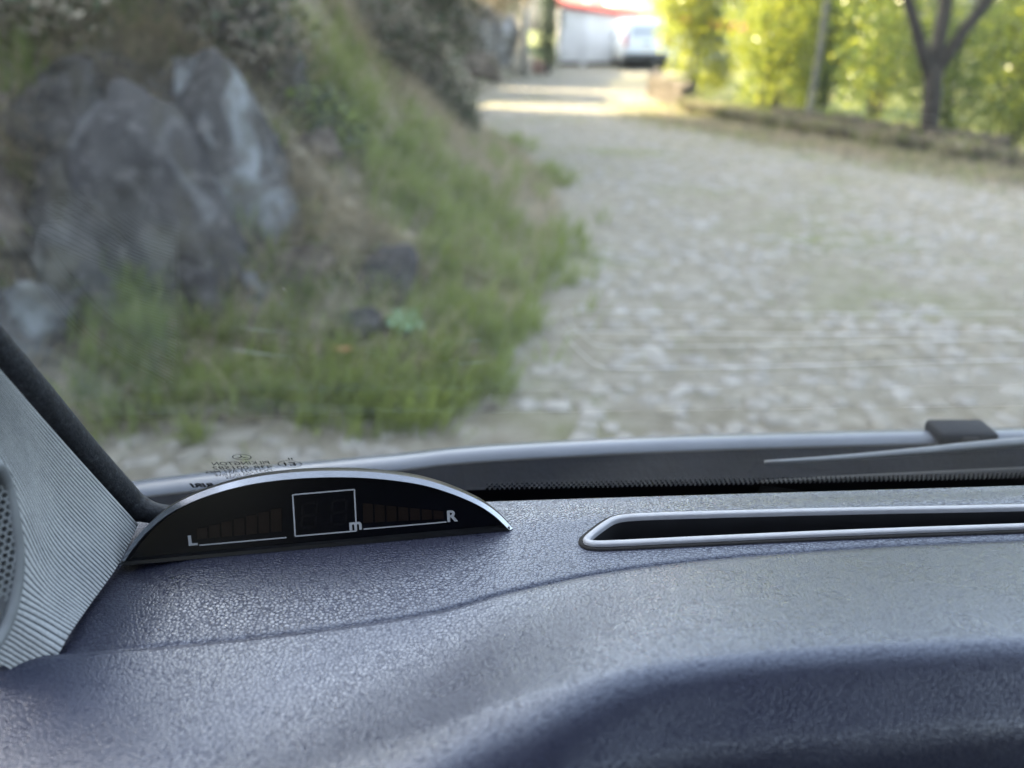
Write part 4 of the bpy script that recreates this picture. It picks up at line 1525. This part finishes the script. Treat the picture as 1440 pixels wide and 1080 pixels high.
# speaker grille at the left
gc = [(-52, 780, .1775), (-30, 690, .182), (-6, 655, .184), (10, 684, .1885), (21, 740, .1895), (25, 790, .1895), (20, 840, .1875), (6, 885, .1835), (-20, 925, .178)]
GP = crom([tuple(at(px, py, t - 0.0035)) for px, py, t in gc[1:]], 40)
V, F = tube(GP, 0.0016, 8)
gr = mk('grille_rim', V, F, MAT['grille'], trim, True)
gcen = at(-45, 785, .176)
V = [tuple(gcen)] + [tuple(p) for p in GP]
F = [(0, i, i + 1) for i in range(1, len(GP))]
mk('grille_backing', V, F, MAT['door'], trim)
# honeycomb lattice in front of the backing
gn = (Vector(GP[10]) - gcen).cross(Vector(GP[30]) - gcen).normalized()
if gn.dot(CAM - gcen) < 0:
    gn = -gn
e1 = (Vector(GP[22]) - gcen).normalized()
e2 = gn.cross(e1).normalized()
poly2 = np.array([((Vector(p) - gcen).dot(e1), (Vector(p) - gcen).dot(e2)) for p in GP] + [(0, 0)])
cells = []
hs = 0.00105
for i in range(-30, 60):
    for j in range(-60, 60):
        cx, cy_ = i * hs * 1.5, (j + (i % 2) * 0.5) * hs * math.sqrt(3)
        if inside_poly(np.array([cx]), np.array([cy_]), poly2)[0]:
            cells.append((cx, cy_))
V, F = [], []
for (cx, cy_) in cells:
    o = len(V)
    for (rad, z) in ((hs * 1.0, 0.0010), (hs * 0.72, 0.0010), (hs * 0.62, 0.0001)):
        for k in range(6):
            a = k * math.pi / 3
            V.append(tuple(gcen + e1 * (cx + rad * math.cos(a)) + e2 * (cy_ + rad * math.sin(a)) + gn * z))
    for k in range(6):
        l = (k + 1) % 6
        F += [(o + k, o + l, o + 6 + l, o + 6 + k), (o + 6 + k, o + 6 + l, o + 12 + l, o + 12 + k)]
mesh_g = mk('grille_mesh', V, F, MAT['grille'], trim)
tag(mesh_g, kind='stuff')

# --- windshield pane
TH = R(58)
GB = Vector((0, 0.247, Zc - 0.16))                 # a point of the pane at dash height
GU = Vector((0, -math.cos(TH), math.sin(TH)))      # up the pane
GRT = Vector((math.cos(R(2.5)), math.sin(R(2.5)), 0))
GN = GRT.cross(GU).normalized()                    # outward or inward
if GN.y > 0:
    GN = -GN                                       # points into the cabin


def gpt(a, b, off=0.0):
    return GB + GRT * a + GU * b + GN * off


def on_glass(px, py):
    d = ray(px, py)
    t = (GB - CAM).dot(GN) / d.dot(GN)
    p = CAM + d * t - GB
    return p.dot(GRT), p.dot(GU)


V, uvw = [], []
A = np.linspace(-0.17, 1.25, 30)
B = np.linspace(-0.10, 0.56, 20)
for off in (0.0, -0.005):
    for b_ in B:
        for a_ in A:
            V.append(gpt(a_, b_, off))
            uvw.append((a_, b_))
nA, nB = len(A), len(B)
F = grid_faces(nA, nB) + [tuple(i + nA * nB for i in f[::-1]) for f in grid_faces(nA, nB)]
pane = mk('windshield', V, F, MAT['glass'], car, True, uv=uvw)
n0 = pane.data.polygons[0].normal
if Vector(n0).dot(GN) < 0:
    pane.data.flip_normals()

# black enamel band along the foot of the pane with its dotted edge
def band_b(a):
    px = 720 + 0
    return FB0 + FB1 * a


_, bl = on_glass(720, 686)
al, _ = on_glass(720, 686)
ar, br = on_glass(1440, 664)
FB1 = (br - bl) / (ar - al)
FB0 = bl - FB1 * al
V = []
for a_ in np.linspace(0.0 - 0.02, 1.2, 40):
    V += [gpt(a_, -0.06, 0.0006), gpt(a_, band_b(a_), 0.0006)]
frit = mk('frit_band', V, [(2 * i, 2 * i + 2, 2 * i + 3, 2 * i + 1) for i in range(39)], MAT['frit'], pane)
V, F = [], []
for rown, rad in ((0, 0.00075), (1, 0.00055), (2, 0.0004)):
    for k in range(460):
        a_ = -0.01 + (k + 0.5 * (rown % 2)) * 0.0020
        b_ = band_b(a_) + 0.0009 + rown * 0.0021
        o = len(V)
        for i in range(8):
            an = i * math.pi / 4
            V.append(gpt(a_ + rad * math.cos(an), b_ + rad * 1.5 * math.sin(an), 0.0006))
        F.append(tuple(range(o, o + 8)))
dots = mk('frit_dots', V, F, MAT['frit'], pane)
tag(dots, kind='stuff')


# --- enamel stamp on the glass, written to be read from outside
def text_mesh(body, size, bold=0.0, extrude=0.0, align='CENTER'):
    cu = bpy.data.curves.new('t', 'FONT')
    cu.body = body
    cu.size = size
    cu.align_x = align
    cu.offset = bold
    cu.extrude = extrude
    cu.resolution_u = 3
    ob = bpy.data.objects.new('t', cu)
    COL.objects.link(ob)
    dg = bpy.context.evaluated_depsgraph_get()
    me = bpy.data.meshes.new_from_object(ob.evaluated_get(dg))
    bpy.data.objects.remove(ob)
    bpy.data.curves.remove(cu)
    return me


def glass_text(body, px, py, wpx, hpx, name, bold=0.0):
    me = text_mesh(body, 1.0, bold)
    co = np.array([v.co[:] for v in me.vertices])
    w_, h_ = np.ptp(co[:, 0]), np.ptp(co[:, 1])
    cx, cy_ = (co[:, 0].max() + co[:, 0].min()) / 2, (co[:, 1].max() + co[:, 1].min()) / 2
    a0, b0 = on_glass(px, py)
    a1, _ = on_glass(px + wpx, py)
    _, b1 = on_glass(px, py - hpx)
    sx, sy = (a1 - a0) / w_, (b1 - b0) / h_
    for v in me.vertices:
        v.co = gpt(a0 - (v.co.x - cx) * sx, b0 + (v.co.y - cy_) * sy, 0.0005)
    me.materials.append(MAT['stamp'])
    return link_mesh(name, me, None, pane)


def glass_ring(px, py, wpx, hpx, lw, name):
    a0, b0 = on_glass(px, py)
    a1, _ = on_glass(px + wpx / 2, py)
    _, b1 = on_glass(px, py - hpx / 2)
    ra, rb = a1 - a0, b1 - b0
    V = []
    n = 40
    for k in range(n):
        an = 2 * math.pi * k / n
        V.append(gpt(a0 + ra * math.cos(an), b0 + rb * math.sin(an), 0.0005))
        V.append(gpt(a0 + ra * (1 - lw) * math.cos(an), b0 + rb * (1 - lw) * math.sin(an), 0.0005))
    F = [(2 * k, (2 * k + 2) % (2 * n), (2 * k + 3) % (2 * n), 2 * k + 1) for k in range(n)]
    return mk(name, V, F, MAT['stamp'], pane), (a0, b0, ra, rb)


_, (sa, sb, ra, rb) = glass_ring(345, 645, 27, 8, 0.10, 'emblem_ring')
V, F = [], []
for k in range(3):
    an = math.pi / 2 + k * 2 * math.pi / 3
    o = len(V)
    for (r_, w_) in ((0.0, 1), (0.22, 1), (0.95, 0), (0.22, -1)):
        V.append(gpt(sa + ra * (r_ * math.cos(an) - 0.10 * w_ * (r_ > 0) * math.sin(an)), sb + rb * (r_ * math.sin(an) + 0.10 * w_ * (r_ > 0) * math.cos(an)), 0.00052))
    F.append((o, o + 1, o + 2, o + 3))
mk('emblem_star', V, F, MAT['stamp'], pane)
glass_text('PILKINGTON', 343, 653.5, 80, 4.6, 'stamp_text')
glass_text('43R-001582', 345, 659.5, 84, 4.4, 'stamp_text')
glass_text('DOT233 AS1 M45', 340, 665, 94, 4.2, 'stamp_text')
glass_text('AS2 M0 SICURVE', 341, 669.5, 72, 3.6, 'stamp_text')
glass_text('10500005', 342, 673.5, 42, 3.2, 'stamp_text')
glass_text('RIRI', 288, 685, 32, 6.0, 'stamp_text', 0.05)
glass_ring(411, 654, 34, 10, 0.08, 'approval_ring')
glass_text('E1', 411, 654, 16, 5.2, 'stamp_text', 0.015)
glass_text('II', 412, 646.5, 6, 2.6, 'stamp_text', 0.01)

# --- rubber seal between trim and glass, curling onto the dash at its foot
SP = crom([tuple(at(*p)) for p in [(-160, 300, .165), (-60, 422, .182), (0, 492, .196), (60, 562, .211), (120, 634, .228), (170, 690, .243), (192, 712, .248), (222, 722, .2495), (275, 722, .2525)]], 60)
srad = list(np.interp(np.linspace(0, 1, 60), [0, 0.6, 0.78, 0.9, 1], [0.0040, 0.0042, 0.0042, 0.0032, 0.0022]))
V, F = tube(SP, srad, 14)
mk('pillar_seal', V, F, MAT['seal'], car, True)
# outer pillar skin behind trim and seal
V = []
for p in SP[:48]:
    p = Vector(p)
    V += [p + Vector((-0.001, 0.004, 0.0)), p + Vector((-0.12, 0.02, -0.015))]
mk('outer_pillar', V, [(2 * i, 2 * i + 2, 2 * i + 3, 2 * i + 1) for i in range(47)], MAT['hood'], car, True)

# --- cowl panel, hood edge, wiper, washer nozzle outside the glass
top = crom([(-100, 722, .325), (100, 698, .33), (250, 679, .338), (420, 661, .346), (560, 648, .352), (640, 639, .357), (760, 631, .364), (950, 622, .375), (1200, 614.5, .388), (1440, 610, .398), (1800, 606, .412)], 80)
V = []
prof_c = [(-0.115, -0.125), (-0.07, -0.085), (-0.030, -0.040), (-0.010, -0.014), (-0.0035, -0.0030), (-0.002, -0.0004), (0.004, 0.0), (0.014, -0.004), (0.04, -0.03), (0.16, -0.20)]
hood_v, cowl_v = [], []
for k, (px, py, t) in enumerate(top):
    p = at(px, py, t)
    for (dy, dz) in prof_c[4:]:
        hood_v.append(p + Vector((0, dy, dz)))
    for i, (dy, dz) in enumerate(prof_c[:5]):
        cowl_v.append(p + Vector((0, dy, dz - (0.0 if i < 4 else 0.0006))))
n7 = len(prof_c[4:])
hood = mk('hood', hood_v, grid_faces(n7, len(top), True), MAT['hood'], car, True)
mk('cowl_panel', cowl_v, grid_faces(5, len(top), True), MAT['cowl_plastic'], car, True)
wp = [at(px, py, t) for px, py, t in [(1076, 650, .322), (1180, 644, .332), (1300, 634, .345), (1380, 626.5, .355), (1560, 612, .375)]]
wpa = thing_arm = mk('wiper_arm', *tube(crom([tuple(p) for p in wp], 20), list(np.linspace(0.0009, 0.0030, 20)), 8), MAT['wiper'], car, True)
wb = [at(px, py, t) for px, py, t in [(1070, 684, .306), (1200, 676, .316), (1440, 664, .332), (1700, 652, .346)]]
bl_ = crom([tuple(p) for p in wb], 20)
V, F = [], []
for p in bl_:
    p = Vector(p)
    V += [p + Vector((0, 0.0, 0.0012)), p + Vector((0, 0.003, 0.001)), p + Vector((0, 0.006, -0.008)), p + Vector((0, -0.001, -0.008))]
for i in range(19):
    for k in range(4):
        F.append((4 * i + k, 4 * i + (k + 1) % 4, 4 * i + 4 + (k + 1) % 4, 4 * i + 4 + k))
F += [(3, 2, 1, 0), (76, 77, 78, 79)]
mk('wiper_blade', V, F, MAT['black_rubber'], wpa, True)
nc = at(1353, 607, .392)
bm = bmesh.new()
box(bm, nc.x - 0.0155, nc.x + 0.0155, nc.y - 0.008, nc.y + 0.010, nc.z - 0.0045, nc.z + 0.0028, 0.0025, 3)
nozzle = bm_obj('washer_nozzle', bm, MAT['nozzle'], hood, True)
bm = bmesh.new()
box(bm, nc.x - 0.004, nc.x + 0.004, nc.y - 0.0095, nc.y - 0.0075, nc.z - 0.002, nc.z + 0.0012, 0.0005, 1)

bm_obj('jet', bm, MAT['black_rubber'], nozzle)

# --- rest of the body that shades the cabin: roof, doors, back
bm = bmesh.new()
box(bm, -0.10, 1.05, -2.6, -0.045, Zc + 0.30, Zc + 0.36, 0.02)
bm_obj('roof', bm, MAT['headliner'], car)
for x0, x1 in ((-0.30, -0.24), (1.16, 1.22)):
    bm = bmesh.new()
    box(bm, x0, x1, -2.6, 0.12, 0.35, Zc - 0.17, 0.015)
    bm_obj('door', bm, MAT['door'], car)
    bm = bmesh.new()
    box(bm, x0, x1, -0.85, -0.70, Zc - 0.17, Zc + 0.31, 0.015)
    bm_obj('door_pillar', bm, MAT['headliner'], car)
    bm = bmesh.new()
    box(bm, x0, x1 + (0.16 if x0 < 0 else 0), -2.6, -0.03, Zc + 0.24, Zc + 0.302, 0.01)
    bm_obj('roof_rail', bm, MAT['headliner'], car)
bm = bmesh.new()
box(bm, -0.24, 1.16, -2.6, -2.54, 0.35, Zc + 0.31, 0.01)
bm_obj('rear_bulkhead', bm, MAT['door'], car)
bm = bmesh.new()
box(bm, -0.24, 1.16, -2.54, 0.3, 0.30, 0.36, 0.01)
bm_obj('floor', bm, MAT['door'], car)
for x in (-0.05, 0.68):
    bm = bmesh.new()
    box(bm, x, x + 0.5, -1.05, -0.55, 0.55, 0.80, 0.06, 3)
    seat = bm_obj('seat', bm, MAT['door'], car, True)
    bm = bmesh.new()
    box(bm, x, x + 0.5, -1.22, -1.06, 0.74, 1.42, 0.05, 3)
    bm_obj('backrest', bm, MAT['door'], seat, True)
    bm = bmesh.new()
    box(bm, x + 0.12, x + 0.38, -1.22, -1.12, 1.44, 1.62, 0.04, 3)
    bm_obj('headrest', bm, MAT['door'], seat, True)

# ================================================================== parking sensor display on the dash
Lp = on_z(166, 795, Zc + DASH)
Rp = on_z(722, 745, Zc + DASH)
ex = (Rp - Lp).normalized()
ez = (Vector((0, 0, 1)) + Vector((-ex.y, ex.x, 0)) * 0.30).normalized()   # face leans back a little
en = ex.cross(ez).normalized()                                            # faces the driver
if en.dot(CAM - Lp) < 0:
    en = -en
psd = thing('parking_sensor_display', (Lp + Rp) / 2, 'black crescent parking sensor display with L, m and R marks standing on the dashboard', 'display')


def on_face(px, py):
    d = ray(px, py)
    t = (Lp - CAM).dot(en) / d.dot(en)
    p = CAM + d * t - Lp
    return np.array([p.dot(ex), p.dot(ez)])


def fpt(p, off=0.0):
    return Lp + ex * float(p[0]) + ez * float(p[1]) + en * off


arc_px = [(166, 795), (180, 772), (202, 744), (232, 718), (264, 700), (300, 686), (345, 674), (395, 666.5), (450, 663), (505, 663.5), (555, 668), (600, 676), (640, 689), (675, 705), (700, 722), (722, 744)]
arc = crom([on_face(*p) for p in arc_px], 90)
W_ = float(arc[-1][0])
mid = np.array([W_ / 2, 0.0])


def scaled(k, kz=None, dz=0.0):
    kz = kz or k
    return np.array([((p[0] - mid[0]) * k + mid[0], p[1] * kz + dz) for p in arc])


layers = [(scaled(0.955, 0.89, 0.0005), -0.0012), (scaled(0.964, 0.902, 0.0004), 0.0002), (scaled(0.978, 0.930), 0.0007), (scaled(1.0, 1.0), -0.0006), (scaled(1.0, 1.008), -0.0032), (scaled(0.99, 0.985), -0.0060), (scaled(0.96, 0.88), -0.012), (scaled(0.9, 0.62), -0.019), (scaled(0.85, 0.05), -0.021)]
V, F = [], []
n = len(arc)
for P2, off in layers:
    V += [fpt(p, off) for p in P2]
for k in range(len(layers) - 1):
    if k == 2:
        continue
    for i in range(n - 1):
        F.append((k * n + i, k * n + i + 1, (k + 1) * n + i + 1, (k + 1) * n + i))
F.append(tuple(k * n for k in range(len(layers))))
F.append(tuple(k * n + n - 1 for k in range(len(layers)))[::-1])
housing = mk('housing', V, F, MAT['housing'], psd, True)
V = [fpt(p, off) for P2, off in layers[2:4] for p in P2]
F = [(k * n + i, k * n + i + 1, (k + 1) * n + i + 1, (k + 1) * n + i) for k in range(1) for i in range(n - 1)]
mk('top_rim', V, F, MAT['silver'], psd, True)
# bottom lip of the bezel
V = []
for i in range(41):
    x = W_ * (0.01 + 0.98 * i / 40)
    V += [fpt((x, 0.0), -0.001), fpt((x, 0.0), 0.0006), fpt((x, 0.0012), 0.0006), fpt((x, 0.0016), -0.0012)]
F = []
for i in range(40):
    for k in range(3):
        F.append((4 * i + k, 4 * i + k + 1, 4 * i + 5 + k, 4 * i + 4 + k))
mk('lower_lip', V, F, MAT['housing'], psd)
# smoked screen
P2 = list(scaled(0.956, 0.892, 0.0005))
V = [fpt(p, -0.0011) for p in P2]
mk('screen', V, [tuple(range(len(V)))], MAT['screen'], psd)
OFF = -0.00095


def fquad(name, px4, mat, off=OFF):
    return mk(name, [fpt(on_face(*p), off) for p in px4], [(0, 1, 2, 3)], mat, psd)


def fline(name, p, q, wpx, mat):
    a, b = on_face(*p), on_face(*q)
    d = (b - a) / np.linalg.norm(b - a)
    nn = np.array([-d[1], d[0]]) * (wpx / FPX * 0.24 / 2)
    return mk(name, [fpt(a - nn, OFF + 0.00004), fpt(b - nn, OFF + 0.00004), fpt(b + nn, OFF + 0.00004), fpt(a + nn, OFF + 0.00004)], [(0, 1, 2, 3)], mat, psd)


for k in range(7):
    x0 = 276 + k * 17.4
    f = k / 6
    yb, yt = 760 - 10 * f, 745 - 27 * f
    fquad('segment_bar', [(x0, yb), (x0 + 15, yb - 1.4), (x0 + 14.5, yt - 2.2), (x0 - 0.5, yt)], MAT['bar'])
for k in range(7):
    x0 = 510.5 + k * 16.6
    f = k / 6
    yb, yt = 737 - 5 * f, 709 + 10 * f
    fquad('segment_bar', [(x0, yb), (x0 + 14, yb - 1.2), (x0 + 13.5, yt + 1.0), (x0 - 0.5, yt)], MAT['bar'])
cs = [(411, 697), (498, 689.5), (501, 748), (414.5, 755.5)]
for a, b2 in zip(cs, cs[1:] + cs[:1]):
    fline('frame_line', a, b2, 2.0, MAT['print'])
fline('scale_line', (279, 768.3), (402, 757.3), 1.9, MAT['print'])
fline('scale_line', (511, 745.5), (628, 735.3), 1.9, MAT['print'])
# unlit seven-segment digits


def digit(x0, y0, w_, h_, sl):
    def P(u, v):
        return (x0 + w_ * u + sl * h_ * (1 - v) * 0.06, y0 + h_ * v - 0.085 * w_ * u)
    sg = 0.16
    for (u0, v0, u1, v1) in [(0.18, 0, 0.82, 0.10), (0.18, 0.45, 0.82, 0.55), (0.18, 0.90, 0.82, 1.0), (0, 0.08, sg, 0.46), (1 - sg, 0.08, 1, 0.46), (0, 0.54, sg, 0.92), (1 - sg, 0.54, 1, 0.92)]:
        fquad('digit_segment', [P(u0, v1), P(u1, v1), P(u1, v0), P(u0, v0)], MAT['digit'])


digit(421, 708, 24, 38, 1)
digit(463, 704, 24, 38, 1)


def face_text(ch, px0, py0, px1, py1, name):
    me = text_mesh(ch, 1.0, 0.035)
    co = np.array([v.co[:] for v in me.vertices])
    a, b2 = on_face(px0, py1), on_face(px1, py0)
    sx = (b2[0] - a[0]) / np.ptp(co[:, 0])
    sy = (b2[1] - a[1]) / np.ptp(co[:, 1])
    for v in me.vertices:
        v.co = fpt((a[0] + (v.co.x - co[:, 0].min()) * sx, a[1] + (v.co.y - co[:, 1].min()) * sy), OFF + 0.0001) - Vector(psd.location)
    me.materials.append(MAT['print'])
    o = bpy.data.objects.new(name, me)
    COL.objects.link(o)
    o.parent = psd
    return o


face_text('L', 264.5, 753.5, 275.5, 769, 'letter')
face_text('m', 491.5, 734.5, 508, 747.5, 'letter')
face_text('R', 629.5, 718, 643.5, 735.5, 'letter')
